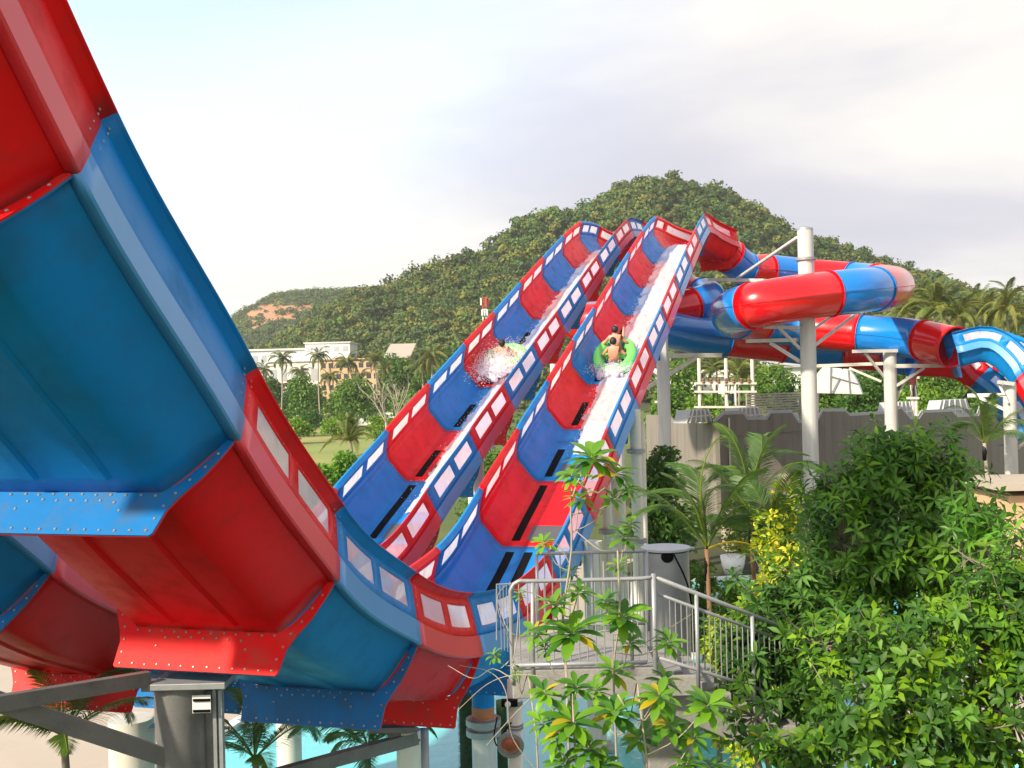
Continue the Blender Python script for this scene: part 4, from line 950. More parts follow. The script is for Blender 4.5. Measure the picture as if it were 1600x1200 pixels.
import copy as _c
# raft on the right lane: find the frame whose floor projects near (962,575)
def find(FR,v,w=0,h=.3):
    best=None
    for i in range(BR[9],BR[17]):
        p=at(FR[i],w,h); d=p-Vector((0,0,H0)); vv_=600-FPX*(d.dot(UP))/(d.dot(FW))
        if best is None or abs(vv_-v)<best[0]: best=(abs(vv_-v),i)
    return best[1]
def uof(p): d=p-Vector((0,0,H0)); return 800+FPX*d.dot(RT)/d.dot(FW)
i0=find(FRR,566); w0=min([k*.05-1.2 for k in range(40)],key=lambda w:abs(uof(at(FRR[i0],w,.3))-962))
c,a1,a2,n3=raft(FRR,i0,max(-.6,min(.6,w0)),'green inflatable raft carrying two riders down the right lane')
ZU=(Vector((0,0,1))*.75+n3*.45).normalized(); YF=(a2-ZU*a2.dot(ZU)).normalized(); XF=YF.cross(ZU).normalized()
# rear rider sits with his back to the camera
person('bare backed rider seen from behind on the green raft, arms on its sides',c-a2*.34-n3*.16,XF,YF,ZU,SEAT)
S2=_c.deepcopy(SEAT); S2['j'].update(knL=(-.16,.40,.42),anL=(-.10,.72,.62),toL=(-.12,.84,.72),knR=(.18,.40,.40),anR=(.14,.76,.52),toR=(.15,.84,.66))
person('dark haired rider at the front of the green raft with both feet raised',c+a2*.36-n3*.10,XF,YF,ZU,S2)
i1=find(FRL,566); w1=min([k*.05-1.2 for k in range(40)],key=lambda w:abs(uof(at(FRL[i1],w,.3))-792))
c2,b1,b2,m3=raft(FRL,i1,max(-.6,min(.6,w1)),'green raft nearly lost in the splash on the left lane',.12)
ZU=(Vector((0,0,1))*.75+m3*.45).normalized(); YF=(b2-ZU*b2.dot(ZU)).normalized(); XF=YF.cross(ZU).normalized()
S3=_c.deepcopy(SEAT); S3['j'].update(head=(0,-.06,.70),crown=(0,-.10,.80),neck=(0,-.03,.58))
person('rider on the left lane, only head and shoulders clear of the spray',c2-b2*.45-m3*.12,XF,YF,ZU,S3)
# ------------------------------------------------------------ white water
def foam(FR,ia,ib,wl,wr,name,lab,seed,fade):
    g=np.random.default_rng(seed); nu=(ib-ia)*4; nw=34; vs=[];fs=[];ok=[]
    off=seed*7.7
    for i in range(nu+1):
        x=ia+i/4; k=int(x); f0=FR[k]; f1=FR[min(k+1,len(FR)-1)]; q=x-k; fr=tuple(f0[j].lerp(f1[j],q) for j in range(4)); t=i/nu
        L_=wl(t); R_=wr(t)
        for j in range(nw+1):
            s=j/nw; w=L_+(R_-L_)*s; floor=0 if abs(w)<1.0 else (abs(w)-1.0)**2*1.2
            nz=noise.fractal(Vector((x*.35,w*2.2,off)),1,2,5); sharp=abs(noise.noise(Vector((x*1.1,w*5,off+9))))
            edge=min(1,s/.22,(1-s)/.12); h=floor+.03+.09*max(0,nz+.45)*edge+.05*sharp*edge
            vs.append(at(fr,w,h))
            ed=noise.fractal(Vector((x*.5,w*3,off+4)),1,2,6); ed2=noise.fractal(Vector((x*.9,w*9,off+14)),1,2,4)
            dens=edge*1.9-.45+ed*.55+ed2*.4+fade(t); ok.append(dens>0)
    for i in range(nu):
        for j in range(nw):
            a=i*(nw+1)+j; q=(a,a+1,a+nw+2,a+nw+1)
            if sum(ok[z] for z in q)>=3: fs.append(q)
    mb=MB(); mb.add(vs,fs); o=mb.build(name,M['foam'],smooth=True); tag(o,lab,'water',kind='stuff')
    # droplets
    dm=MB(); nd=4200
    for _ in range(nd):
        t=g.random(); x=ia+t*(ib-ia); k=int(x); f0=FR[min(k,len(FR)-1)]; side=g.random()
        w=wl(t)+(wr(t)-wl(t))*(g.beta(.6,.6) if side<.6 else g.random())+g.normal()*.10; h=.08+abs(g.normal())*.14+(0 if abs(w)<1 else (abs(w)-1)**2)
        if fade(t)<-.2 and g.random()<.6: continue
        if g.random()<.45 and w<wl(t)+.15: continue
        c=at(f0,w,h)+f0[1]*g.uniform(-.2,.2); r=g.uniform(.007,.018)
        dm.add([c+Vector((r,0,-r*.6)),c+Vector((-r,r*.5,-r*.6)),c+Vector((-r*.4,-r,-r*.6)),c+Vector((0,0,r))],[(0,1,2),(0,3,1),(1,3,2),(2,3,0)])
    d=dm.build('spray_droplets',M['foam'],o,kind='stuff')
    return o
iL=find(FRR,700)
foam(FRR,BR[11]+6,BR[18]+2,lambda t:-.60-.45*t,lambda t:1.42,'white_water','white foaming water rushing down the right lane past the raft',1,lambda t:-.9+t*6 if t<.12 else (.1 if t<.9 else .1-(t-.9)*4))
foam(FRL,BL[10]+6,BL[18]+2,lambda t:-.55-.5*t,lambda t:1.45,'white_water','white foaming water rushing down the left lane',2,lambda t:-.9+t*6 if t<.15 else (.0 if t<.9 else -(t-.9)*4))
# water film on the lower floor
def film(FR,a,b,lab):
    g=MB(); n=b-a; ws=[-1.05,-.6,-.2,.2,.6,1.05]; g.add([at(FR[a+i],w,.045+.015*noise.noise(Vector((i*.6,w*3,0)))) for i in range(n+1) for w in ws],[(i*6+j,i*6+j+1,(i+1)*6+j+1,(i+1)*6+j) for i in range(n) for j in range(5)])
    o=g.build('water_film',M['film'],smooth=True); tag(o,lab,'water',kind='stuff')
# big splash round the raft in the left lane, small one in front of the right raft
def splash(c,fr,n,sx,sy,sz,lab,seed,bias=0):
    g=np.random.default_rng(seed); dm=MB()
    for k in range(n//60):
        p=c+fr[2]*g.normal()*sx*.55+fr[1]*g.normal()*sy*.55+fr[3]*(abs(g.normal())*sz*.6-.2); r=g.uniform(.05,.17); dm.blob(tuple(p),r,2,.55,3.5)
    for _ in range(n):
        p=c+fr[2]*g.normal()*sx+fr[1]*(g.normal()*sy)+fr[3]*abs(g.normal())*sz; r=g.uniform(.007,.024)
        dm.add([p+Vector((r,0,-r*.6)),p+Vector((-r,r*.5,-r*.6)),p+Vector((-r*.4,-r,-r*.6)),p+Vector((0,0,r))],[(0,1,2),(0,3,1),(1,3,2),(2,3,0)])
    o=dm.build('splash',M['foam']); tag(o,lab,'splash',kind='stuff')
fl_=FRL[i1]; splash(c2-fl_[1]*1.0-fl_[2]*.05,fl_,9000,.58,1.0,.28,'burst of white spray thrown up ahead of the left raft',11)
fr_=FRR[i0]; splash(c-fr_[1]*1.15+fr_[3]*-.2,fr_,1500,.55,.35,.12,'low white splash under the lower rim of the right raft',12)
splash(c+fr_[1]*1.1+fr_[3]*-.2+fr_[2]*.3,fr_,1200,.5,.5,.2,'white spray just uphill of the right raft',13)
# ------------------------------------------------------------ vegetation
def frond_mesh(name,mt,L_,pairs,ll,lw,droop,rise,hang,tint,seed,stations=10):
    g=np.random.default_rng(seed)
    def rc(t): # rachis curve in XZ
        return np.array([L_*t*(1-.18*droop*t*t),0,L_*(rise*t-droop*t*t*(.6+.4*t))])
    mb=MB(); mb.tube([Vector(rc(i/stations)) for i in range(stations+1)],[L_*.008*(1-.8*i/stations)+.004 for i in range(stations+1)],4,cap=False)
    nt0=len(mb.f); ts=np.linspace(.10,.995,pairs)
    for t in ts:
        p=rc(t); d=unit((rc(min(1,t+.02))-rc(t-.02))[None])[0]; 
        for s in(-1,1):
            l=ll*(math.sin(math.pi*min(1,t*.86+.12))**.6)*g.uniform(.88,1.1); side=np.array([0,s,0]); upn=np.cross(side*s,d)*-1
            ang=.55+.45*t
            dr=side*math.cos(ang)+d*math.sin(ang)+np.array([0,0,-hang*g.uniform(.7,1.3)+.18]); dr=dr/np.linalg.norm(dr)
            q=p+dr*l*.5; e=p+dr*l+np.array([0,0,-l*hang*.45]); w=np.cross(dr,np.array([0,0,1.])); w=w/max(1e-6,np.linalg.norm(w))*lw*.5
            w=w*.8+np.array([0,0,lw*.2])
            mb.add([p-w*.5,p+w*.5,q+w,q-w,e],[(0,1,2,3),(3,2,4)])
    me=bpy.data.meshes.new(name); me.from_pydata(mb.v,[],mb.f); me.materials.append(mt)
    at_=me.attributes.new('tint','FLOAT_COLOR','FACE'); n=len(me.polygons); c=np.ones((n,4),np.float32); c[:,:3]=np.array(tint)*g.uniform(.75,1.25,(n,1)); c[:nt0,:3]=np.array([2.2,1.6,1.0])*np.array(tint); at_.data.foreach_set('color',c.ravel()); me.update(); return me
FR_NEAR=[frond_mesh('frond',M['palm'],2.6,64,.62,.034,.75,.9,.35,(1,1,1),1,14),frond_mesh('frond',M['palm'],2.5,64,.6,.034,1.0,.8,.5,(1.15,1.1,.9),2,14),frond_mesh('frond',M['palm'],2.3,60,.55,.034,.5,.9,.3,(1.5,1.3,.9),3,14)]
FR_DRY=frond_mesh('frond',M['palm'],2.2,50,.55,.03,1.1,.3,.6,(3.6,1.7,.9),5,12)
FR_MID=[frond_mesh('frond',M['palmfar'],4.4,34,.95,.11,.8,.75,.45,(1,1,1),6,8),frond_mesh('frond',M['palmfar'],4.2,34,.95,.11,1.1,.55,.7,(1.25,1.15,.9),7,8),frond_mesh('frond',M['palmfar'],4.4,34,.95,.11,.5,.7,.4,(.85,1,.9),8,8)]
FR_FAR=[frond_mesh('frond',M['palmfar'],4.8,16,1.2,.24,.8,.6,.6,(.75,.85,.8),9,5),frond_mesh('frond',M['palmfar'],4.8,16,1.2,.24,1.15,.5,.9,(1.0,.9,.7),10,5),frond_mesh('frond',M['palmfar'],4.6,16,1.1,.24,.5,.6,.5,(.6,.75,.75),11,5)]
def palm(name,label,base,top,r,meshes,n,seed,sc=1.,group=None,mt='palebark',up=0.1,down=-.35,dry=0,sides=8,shaft=None,az=None):
    g=random.Random(seed); base=Vector(base); top=Vector(top); t=thing(name,label,'palm tree',base,group)
    mid=base.lerp(top,.5)+Vector((g.uniform(-.3,.3),g.uniform(-.3,.3),0))*(top-base).length*.06
    pts=resample([base,mid,top],max(.5,(top-base).length/10)); k=len(pts)
    mb=MB(); mb.tube(pts,[r*(1.35 if i==0 else 1.0-.35*i/k)*(1+.06*(i%2)) for i in range(k)],sides); mb.build('trunk',M[mt],t,smooth=True)
    if shaft:
        q=MB(); q.tube([top-Vector((0,0,shaft)),top-Vector((0,0,shaft*.5)),top+Vector((0,0,.1))],[r*.9,r*.95,r*.4],10); q.build('crownshaft',M['lime'],t,smooth=True)
    for i in range(n):
        a=(i*2.399+g.uniform(-.3,.3)) if az is None else az[i%len(az)]+g.uniform(-.1,.1)
        el=up+(down-up)*(i/n)+g.uniform(-.12,.12); isdry=i>=n-dry
        me=FR_DRY if isdry else meshes[g.randrange(len(meshes))]
        o=bpy.data.objects.new('frond',me); COL.objects.link(o); o.parent=t; o.matrix_parent_inverse=Matrix.Translation(-base)
        s=sc*g.uniform(.85,1.1)
        o.location=top; o.rotation_mode='ZYX'; o.rotation_euler=(g.uniform(-.3,.3),-el,a); o.rotation_mode='XYZ'
        o.matrix_basis=Matrix.Translation(top)@Matrix.Rotation(a,4,'Z')@Matrix.Rotation(-el,4,'Y')@Matrix.Rotation(g.uniform(-.35,.35),4,'X')@Matrix.Scale(s,4)
    return t
def palm_uv(label,u,v,y,**k):
    top=V(u,v,y); b=G(u+k.pop('lean',0),y); b.z=k.pop('z0',0); return palm(k.pop('name','coconut_palm'),label,b,top,**k)
CG='coconut palms at the hill foot'
for i,(u,v,y,lab) in enumerate([(440,560,330,'leftmost tall coconut palm before the pale factory'),(497,556,325,'tall coconut palm in front of the office block'),(543,566,335,'coconut palm in front of the peach building'),(586,560,318,'tallest pale trunked palm right of the peach building'),(470,582,360,'short dark coconut palm between the two leftmost tall ones'),
   (515,588,365,'dark coconut palm low before the left end of the peach building'),(412,578,345,'coconut palm peeping out beside the near slide wall'),(604,578,370,'dark palm right of the bare trees'),(676,556,290,'coconut palm close to the left slide rail'),(659,572,300,'smaller palm just left of the one by the slide rail'),(562,592,350,'low palm under the peach facade')]):
    palm_uv(lab,u,v,y,r=.28,meshes=FR_FAR,n=22,seed=i+20,sc=random.uniform(.9,1.15),group=CG,up=.9,down=-.9,lean=random.uniform(-5,5),sides=6)
RG_='coconut palms behind the flumes'
for i,(u,v,y,lab) in enumerate([(1420,486,150,'coconut palm just right of the upper flume bend'),(1462,480,140,'big coconut palm above the lower flume middle'),(1497,496,138,'bright coconut palm over the windowed flume'),(1535,492,150,'coconut palm between the bright one and the tallest one'),(1573,480,135,'tallest coconut palm at the right behind the flumes'),(1606,500,140,'coconut palm cut by the right picture edge'),
    (1440,470,190,'farther palm peeping above the big one'),(1520,478,195,'farther palm behind the tallest one'),(1390,500,160,'low palm behind the upper flume bend'),(1075,585,170,'dark palm between the lane and the pole frame'),(1120,580,175,'palm behind the pole frame'),(1155,584,165,'palm at the right end of the pole frame'),(1205,590,170,'palm left of the tallest post')]):
    palm_uv(lab,u,v,y,r=.2,meshes=FR_MID,n=22,seed=i+50,sc=random.uniform(.9,1.2),group=RG_,up=1.1,down=-.8,lean=random.uniform(-6,6))
palm_uv('young stemless palm on the meadow edge behind the left lane',548,692,150,name='young_palm',r=.25,meshes=FR_MID,n=20,seed=77,sc=1.05,up=1.35,down=.15)
AG='ornamental palms by the pool'
palm('ornamental_palm','ornamental palm with long arching fronds, nearest behind the drum',G(1112,31),V(1104,858,31),.085,FR_NEAR,10,90,1.3,AG,'brownbark',1.0,.05,1,12,.9,az=[.15,2.5,1.0,3.3,-.3,1.9,2.9,.6,-2.8])
palm('ornamental_palm','second ornamental palm with a sunlit pinkish shaft, between the first and the yellow shrub',G(1186,35),V(1172,800,35),.085,FR_NEAR,10,91,1.25,AG,'brownbark',1.0,.1,1,12,1.0,az=[.3,2.6,1.2,3.0,-.2,1.9,.8,3.6,-.6])
palm('ornamental_palm','low bushy palm at the foot of the yellow shrub',G(1208,33),V(1208,868,33),.07,FR_NEAR,13,92,1.2,AG,'bark',.9,-.1,0,10)
palm('ornamental_palm','single small palm against the taupe wall at the right',G(1540,56),V(1538,692,56),.12,FR_NEAR,11,93,1.35,AG,'palebark',1.0,-.25,0,10,.9)
UG='palms growing under the slides'
palm('shade_palm','dark palm under the left lane at the bottom left corner',G(105,19),V(100,1150,19),.09,FR_NEAR,12,94,.75,UG,'bark',.5,-.5,0,10)
palm('shade_palm','dark palm whose fronds show between the nearest post and the cream post',G(405,21),V(398,1185,21),.09,FR_NEAR,12,95,.75,UG,'bark',.9,-.4,0,10)
palm('shade_palm','palm under the valley with fronds over the pool, left of the post with bracket',G(560,24),V(575,1165,24),.08,FR_NEAR,11,96,.7,UG,'bark',.5,-.5,0,10)
# ---- mid distance trees made of leaf clumps
def bushy(name,label,cat,u,vtop,y,wpx,n,mt='bushleaf',tints=None,seed=0,leaf=.3,group=None,z0=0,trunk=True,hfrac=1.0,vbase=None):
    g=np.random.default_rng(seed); top=V(u,vtop,y); b=G(u,y); W=wpx/FPX*y/2; H_=max(1.0,top.z-z0); 
    zb=z0 if vbase is None else V(u,vbase,y).z
    t=thing(name,label,cat,(b.x,b.y,z0),group)
    nl=int(min(24,max(9,(top.z-zb)/max(W,.1)*9))); cs=[];rs=[]
    for i in range(nl):
        hz=(.12+.8*(i+.5)/nl) if i else .8; a=g.uniform(0,6.28); rr=W*.62*math.sqrt(g.random())*(1.1-hz*.55)
        r=min(W,(top.z-zb)*.7)*g.uniform(.36,.6); z=zb+(top.z-zb)*hz-r*.55*(hz>.6)
        cs.append((b.x+rr*math.cos(a),b.y+rr*math.sin(a)*.8,max(z,zb+r*.4))); rs.append(r)
    cs=np.array(cs);rs=np.array(rs); cs[0]=(b.x,b.y,top.z-rs[0]*.9)
    if trunk:
        mb=MB(); mb.tube([b+Vector((0,0,z0)),Vector(cs[0]).lerp(b+Vector((0,0,z0)),.4)],[max(.08,W*.06),max(.05,W*.035)],7)
        for c in cs[:6]: mb.tube([Vector((b.x,b.y,z0+(top.z-z0)*.25)),Vector(c)],[max(.05,W*.03),.02],5)
        mb.build('trunk',M['bark'],t,smooth=True)
    k=g.integers(0,nl,n); d=unit(g.normal(size=(n,3))); d[:,2]=np.where(d[:,2]<-.3,-d[:,2],d[:,2]); P_=cs[k]+d*rs[k][:,None]*(1-g.random((n,1))**2.2*.6)*np.array([1.15,1.15,.95])
    dirs=unit(d+g.normal(size=(n,3))*.8+np.array([0,0,-.25])); nr=unit(d*.6+np.array([0,0,.6])+g.normal(size=(n,3))*.5)
    tints=tints or [(1,1,1),(1.3,1.2,.8),(.7,.85,.8)]; tt=np.array(tints)[g.integers(0,len(tints),n)]*g.uniform(.7,1.3,(n,1))
    vs,f,ti=leaves(P_,dirs,nr,leaf*g.uniform(.7,1.3,n),leaf*.62*g.uniform(.8,1.2,n),.3,.12,tt)
    me=npmesh('crown',vs,f,M[mt],ti); link('crown',me,t,kind=None); return t
TG='trees and bushes around the park'
T0=[(1,1,1),(1.3,1.2,.8),(.7,.85,.8)]; TY=[(1.5,1.4,.7),(1.9,1.5,.6),(1,1.1,.8)]; TD=[(.6,.75,.7),(.8,.9,.8),(.45,.6,.6)]
row=[ # name,label,u,vtop,y,w,n,tints,leaf
 ('leafy_tree','round dark tree left of the leftmost palm trunk',425,590,340,40,1500,TD,1.1),('leafy_tree','dark tree behind the leftmost palm trunk',455,596,350,50,1600,TD,1.1),('leafy_tree','dark green tree between the palms before the office block',490,600,345,50,1600,T0,1.1),
 ('leafy_tree','low green tree under the peach building',530,608,330,60,1700,T0,1.1),('leafy_tree','flat topped green tree right of the peach building',575,606,320,60,1700,TD,1.1),('leafy_tree','tall dark tree behind the bare trees',630,560,340,70,2400,TD,1.2),
 ('leafy_tree','broad dark tree behind the upper left rail',668,580,330,70,2400,T0,1.2),('leafy_tree','dark tree high against the left rail below the mast',712,540,360,80,2600,TD,1.3),('leafy_tree','olive green tree just left of the left rail',640,612,210,80,2600,T0,.8),
 ('leafy_tree','spreading tree hiding the foot of the peach building',548,588,300,70,2400,T0,1.0),('leafy_tree','rounded tree in front of the long white building',470,585,310,50,1900,T0,1.0),('leafy_tree','dark spreading tree left of the low tan shed',612,552,400,60,2200,TD,1.2),
 ('bush','bright green bush band start beside the near wall',430,640,260,60,1500,T0,.7),('bush','long green bush under the second palm trunk',480,643,250,90,1800,TD,.7),('bush','yellow green scrub at the meadow edge left',460,655,215,90,1800,TY,.6),('bush','yellow green scrub behind the young palm',530,650,230,110,2000,TY,.6),
 ('bush','green scrub right of the meadow below the bare trees',600,648,190,70,1900,TY,.55),('bush','dark scrub left of the lane at mid height',640,650,150,60,1900,T0,.5),
 ('leafy_tree','leafy tree just behind the gap between the two lanes',760,700,75,120,2500,T0,.35),('leafy_tree','dark tree behind the lanes near the middle',840,640,90,160,3000,TD,.4),
 ('leafy_tree','green tree right of the raft lane behind the slim pole',1045,600,135,80,2400,T0,.6),('leafy_tree','bright green tree behind the pole frame',1110,612,125,110,2600,TY,.55),('leafy_tree','tall green tree left of the tallest post',1205,568,140,100,3000,T0,.6),
 ('leafy_tree','dark dense tree between post and dome screen',1235,590,120,60,2200,TD,.5),('leafy_tree','dark tree behind the slatted screen',1340,585,125,90,2400,TD,.55),('leafy_tree','light green tree right of the second post',1440,600,115,110,2800,TY,.5),
 ('leafy_tree','bright tree under the lower open flume',1500,606,112,90,2600,T0,.5),('leafy_tree','dark tree at the far right under the palms',1560,560,125,100,2600,TD,.6),('leafy_tree','green tree under the tallest right palm',1600,545,130,90,2600,T0,.6),('leafy_tree','green tree below the big coconut palm',1450,535,135,120,3000,T0,.6),
 ('leafy_tree','yellow green tree behind the upper flume bend',1400,520,145,90,2600,TY,.6),('leafy_tree','dark tree filling in right of the dome screen',1380,560,140,80,2600,TD,.6),('leafy_tree','olive tree behind the lower flume start',1060,560,160,100,2600,T0,.7),('leafy_tree','tree behind the lower flume middle',1290,556,150,110,2600,T0,.7),
 ('leafy_tree','green tree showing above the lower flume at the right',1520,530,140,110,2800,T0,.6)]
for i,(nm,lab,u,v,y,w,n,ti,lf) in enumerate(row):
    bushy(nm,lab,'tree' if nm=='leafy_tree' else 'bush',u,v,y,w,n,'bushleaf',ti,100+i,lf,TG)
# closer plants
bushy('broadleaf_tree','dense round leaved dark tree against the sunlit taupe wall',"tree",1036,700,47,100,5200,'bushleaf',TD,200,.26)
CR='broad leaved creepers at the foot of the left lane'
for i,(u,v,y,w,lab) in enumerate([(500,728,60,60,'bright creeper covered bush squeezed between near wall and left lane'),(535,708,62,70,'tallest creeper bush touching the left lane rail'),(575,725,66,60,'creeper bush under the left lane rail')]):
    bushy('creeper_bush',lab,'bush',u,v,y,w,3600,'bushleaf',[(1.3,1.5,1),(1,1.2,.9),(1.6,1.7,1)],210+i,.30,CR)
for i,(u,v,y,w,n,lab) in enumerate([(1228,752,33,90,3000,'tall yellow leaved shrub behind the dark tree'),(1195,800,31,70,2200,'yellow and lime shrub right of the arching palm'),(1240,850,29,90,2600,'yellow shrub low behind the dark tree'),(1165,935,27,90,2400,'yellow green bush behind the stair rail'),(1110,965,29,60,1500,'small lime bush between palm trunk and stair rail')]):
    bushy('croton_shrub',lab,'shrub',u,v,y,w,n,'croton',[(1,1,1),(.45,.75,.8),(.8,.95,.9),(.25,.5,.6)] if i<3 else [(.5,.8,.6),(.75,.9,.8),(.3,.6,.5)],220+i,.19,'yellow shrubs by the pool')
SH='shrubs along the far pool'
for i,(u,v,y,w,n,mt_,lab) in enumerate([(1090,880,40,60,1800,'bushleaf','green shrub behind the drum post by the far pool'),(1135,905,38,70,1800,'bushleaf','round green shrub left of the second ornamental palm'),(1180,900,36,80,2000,'bushleaf','green shrub between the ornamental palms and the white planter'),(1225,910,34,90,2200,'bushleaf','green shrub under the yellow shrubs'),(1150,770,60,70,2000,'bushleaf','dark shrub left of the tan boulders'),(1290,770,58,80,2000,'bushleaf','dark shrub right of the tan boulders'),(1460,752,62,140,2600,'bushleaf','long hedge like shrub at the wall foot right of the second post')]):
    bushy('pool_shrub',lab,'shrub',u,v,y,w,n,mt_,[T0,TY,TD][i%3],400+i,.2,SH)
# bare pale trees
def bare(lab,u,y,v1,pts,seed):
    g=random.Random(seed); b=G(u,y); t=thing('bare_tree',lab,'tree',b,'thin bare trees by the meadow')
    mb=MB(); fork=V(u-3,v1,y); mb.tube([b,fork],[.2,.12],8); mb.build('trunk',M['palebark'],t,smooth=True)
    for (uu_,vv2) in pts:
        e=V(uu_,vv2,y+g.uniform(-3,3)); m_=fork.lerp(e,.5)+Vector((g.uniform(-.4,.4),0,g.uniform(0,.4))); mb=MB(); mb.tube(resample([fork,m_,e],1),.045,5); 
        for k in range(9):
            q=fork.lerp(e,g.uniform(.35,1)); mb.tube([q,q+Vector((g.uniform(-1.3,1.3),g.uniform(-1,1),g.uniform(.1,1.6)))],[.02,.008],3)
        mb.build('branch',M['palebark'],t)
bare('bare pale tree right of the young palm with a fan of thin branches',606,118,660,[(560,605),(575,598),(590,590),(600,600),(625,610),(584,612)],5)
bare('second bare tree close to the left lane rail',622,125,650,[(615,600),(632,605),(640,598),(650,615),(605,604)],6)
# ---- foreground broadleaf trees: rosettes of real leaves
def rosette_leaves(cs,axs,g,per,ln,wd,tints,spread=1.0,mixt=None):
    n=len(cs); k=per; B_=np.repeat(cs,k,0); A_=np.repeat(axs,k,0); ph=np.tile(np.arange(k)*2.399,n)+np.repeat(g.uniform(0,6.28,n),k)
    e1=unit(np.cross(A_,np.array([.3,.2,.93])+0*A_)); e2=np.cross(A_,e1); lift=np.tile(np.linspace(-.35,.9,k),n)*1.0+g.normal(size=n*k)*.15
    rad=e1*np.cos(ph)[:,None]+e2*np.sin(ph)[:,None]; d=unit(rad*spread+A_*lift[:,None]); nr=unit(A_*1.0-rad*lift[:,None]*.5)
    base=B_-A_*(np.tile(np.linspace(.5,0,k),n)*ln*.55)[:,None]+rad*.01
    L_=ln*g.uniform(.7,1.15,n*k); ti=np.repeat(np.array(tints)[g.integers(0,len(tints),n)]*g.uniform(.75,1.2,(n,1)),k,0)*g.uniform(.8,1.25,(n*k,1))
    return base,d,nr,L_,L_*wd,ti
def crown_tree(name,label,base,ells,nros,per,ln,wd,mt,tints,seed,nobj=150,bark='bark',cat='tree',odd=None,limb=.05):
    g=np.random.default_rng(seed); base=Vector(base); t=thing(name,label,cat,base)
    E_=[(np.array(V(*c)),np.array(r)) for c,r in ells]; vol=np.array([r[0]*r[2]+r[0]*r[1] for _,r in E_]); vol=vol/vol.sum()
    pick=g.choice(len(E_),nros,p=vol); d=unit(g.normal(size=(nros,3))); d[:,1]=np.where(g.random(nros)<.62,-np.abs(d[:,1]),d[:,1])
    C_=np.array([E_[i][0] for i in pick]); R_=np.array([E_[i][1] for i in pick]); f=1-g.random((nros,1))**1.8*.55
    cs=C_+d*R_*f; ax=unit(d*.7+np.array([0,-.1,.55])+g.normal(size=d.shape)*.35)
    spr=g.random(nros)<.24; cs=cs+ax*np.where(spr,g.uniform(.08,.34,nros),0)[:,None]; lump=np.array([noise.noise(Vector(q)*2.2) for q in cs]); cs=cs+d*(lump*.26)[:,None]
    kp=np.array([noise.noise(Vector(q)*2.9+Vector((seed,0,0)))>-.13 for q in cs]); cs=cs[kp];ax=ax[kp];pick=pick[kp];d=d[kp];nros=len(cs)
    mb=MB(); c0=Vector(E_[0][0]); fork=base.lerp(c0,.55)
    mb.tube(resample([base,base.lerp(fork,.5)+Vector((.05,.03,0)),fork],.3),limb*1.6,9); mb.build('trunk',M[bark],t,smooth=True)
    for i,(c,r) in enumerate(E_):
        mb=MB(); e=Vector(c); mb.tube(resample([fork,fork.lerp(e,.5)+Vector((0,0,.15)),e],.3),[limb]*len(resample([fork,fork.lerp(e,.5)+Vector((0,0,.15)),e],.3)),7)
        for j in np.where(pick==i)[0][:60]:
            q=e.lerp(Vector(cs[j]),.15); mb.tube([q,q.lerp(Vector(cs[j]),.6)+Vector((0,0,-.03)),Vector(cs[j])],[.012,.008,.005],4,cap=False)
        mb.build('branch',M[bark],t,smooth=True)
    b,dd,nr,L_,W_,ti=rosette_leaves(cs,ax,g,per,ln,wd,tints)
    n=len(b)
    # nearest leaves become single parts
    sc=b[:,1]-d.repeat(per,0)[:,1]*-.0; order=np.argsort(b[:,1]); near=order[:int(n*.35)]; sel=g.choice(near,min(nobj,len(near)),replace=False); rest=np.setdiff1d(np.arange(n),sel)
    vs,f_,tt=leaves(b[rest],dd[rest],nr[rest],L_[rest],W_[rest],.28,.16,ti[rest]); link('foliage',npmesh('foliage',vs,f_,M[mt],tt,smooth=False),t,kind='stuff')
    lib=[rleaf_mesh('leaf',M[mt],ln,ln*wd,.25,tuple(c)) for c in tints]
    for q,i in enumerate(sel):
        o=bpy.data.objects.new('leaf',lib[q%len(lib)]); COL.objects.link(o); o.parent=t; o.matrix_parent_inverse=Matrix.Translation(-base); o.matrix_basis=dirmat(dd[i],nr[i],b[i],L_[i]/ln)
    return t
TM=[(1.5,1.6,.9),(1.8,1.8,.8),(1.1,1.3,.8),(2.5,2.3,.7),(.8,1.0,.75)]
crown_tree('mango_tree','tall glossy dark green tree with a domed top, right of centre',G(1370,15),[((1370,760,15),(.75,.8,.70)),((1440,740,15.2),(.65,.7,.6)),((1320,850,14.6),(.55,.7,.65)),((1420,860,14.5),(.75,.8,.7)),((1500,830,15),(.55,.7,.5)),((1340,960,14.6),(.6,.7,.6)),((1460,960,14.5),(.7,.7,.6)),((1300,775,15),(.3,.4,.35)),((1400,700,15.2),(.32,.4,.22))],1900,8,.20,.30,'mango',TM,301,120,limb=.05)
crown_tree('mango_tree','drooping very dark tree beside the stairs, left of the tall domed one',G(1230,13.2),[((1225,960,13.2),(.5,.5,.42)),((1190,1030,13),(.42,.5,.40)),((1260,1060,12.9),(.45,.5,.45)),((1250,900,13.6),(.25,.4,.2)),((1155,1010,13),(.30,.3,.26)),((1140,1060,12.6),(.2,.25,.2)),((1300,1000,13),(.4,.4,.5))],820,9,.19,.30,'mango',[(.9,1.05,.9),(.7,.9,.8),(1.1,1.25,.9),(1.5,1.5,.9)],302,80,limb=.035)
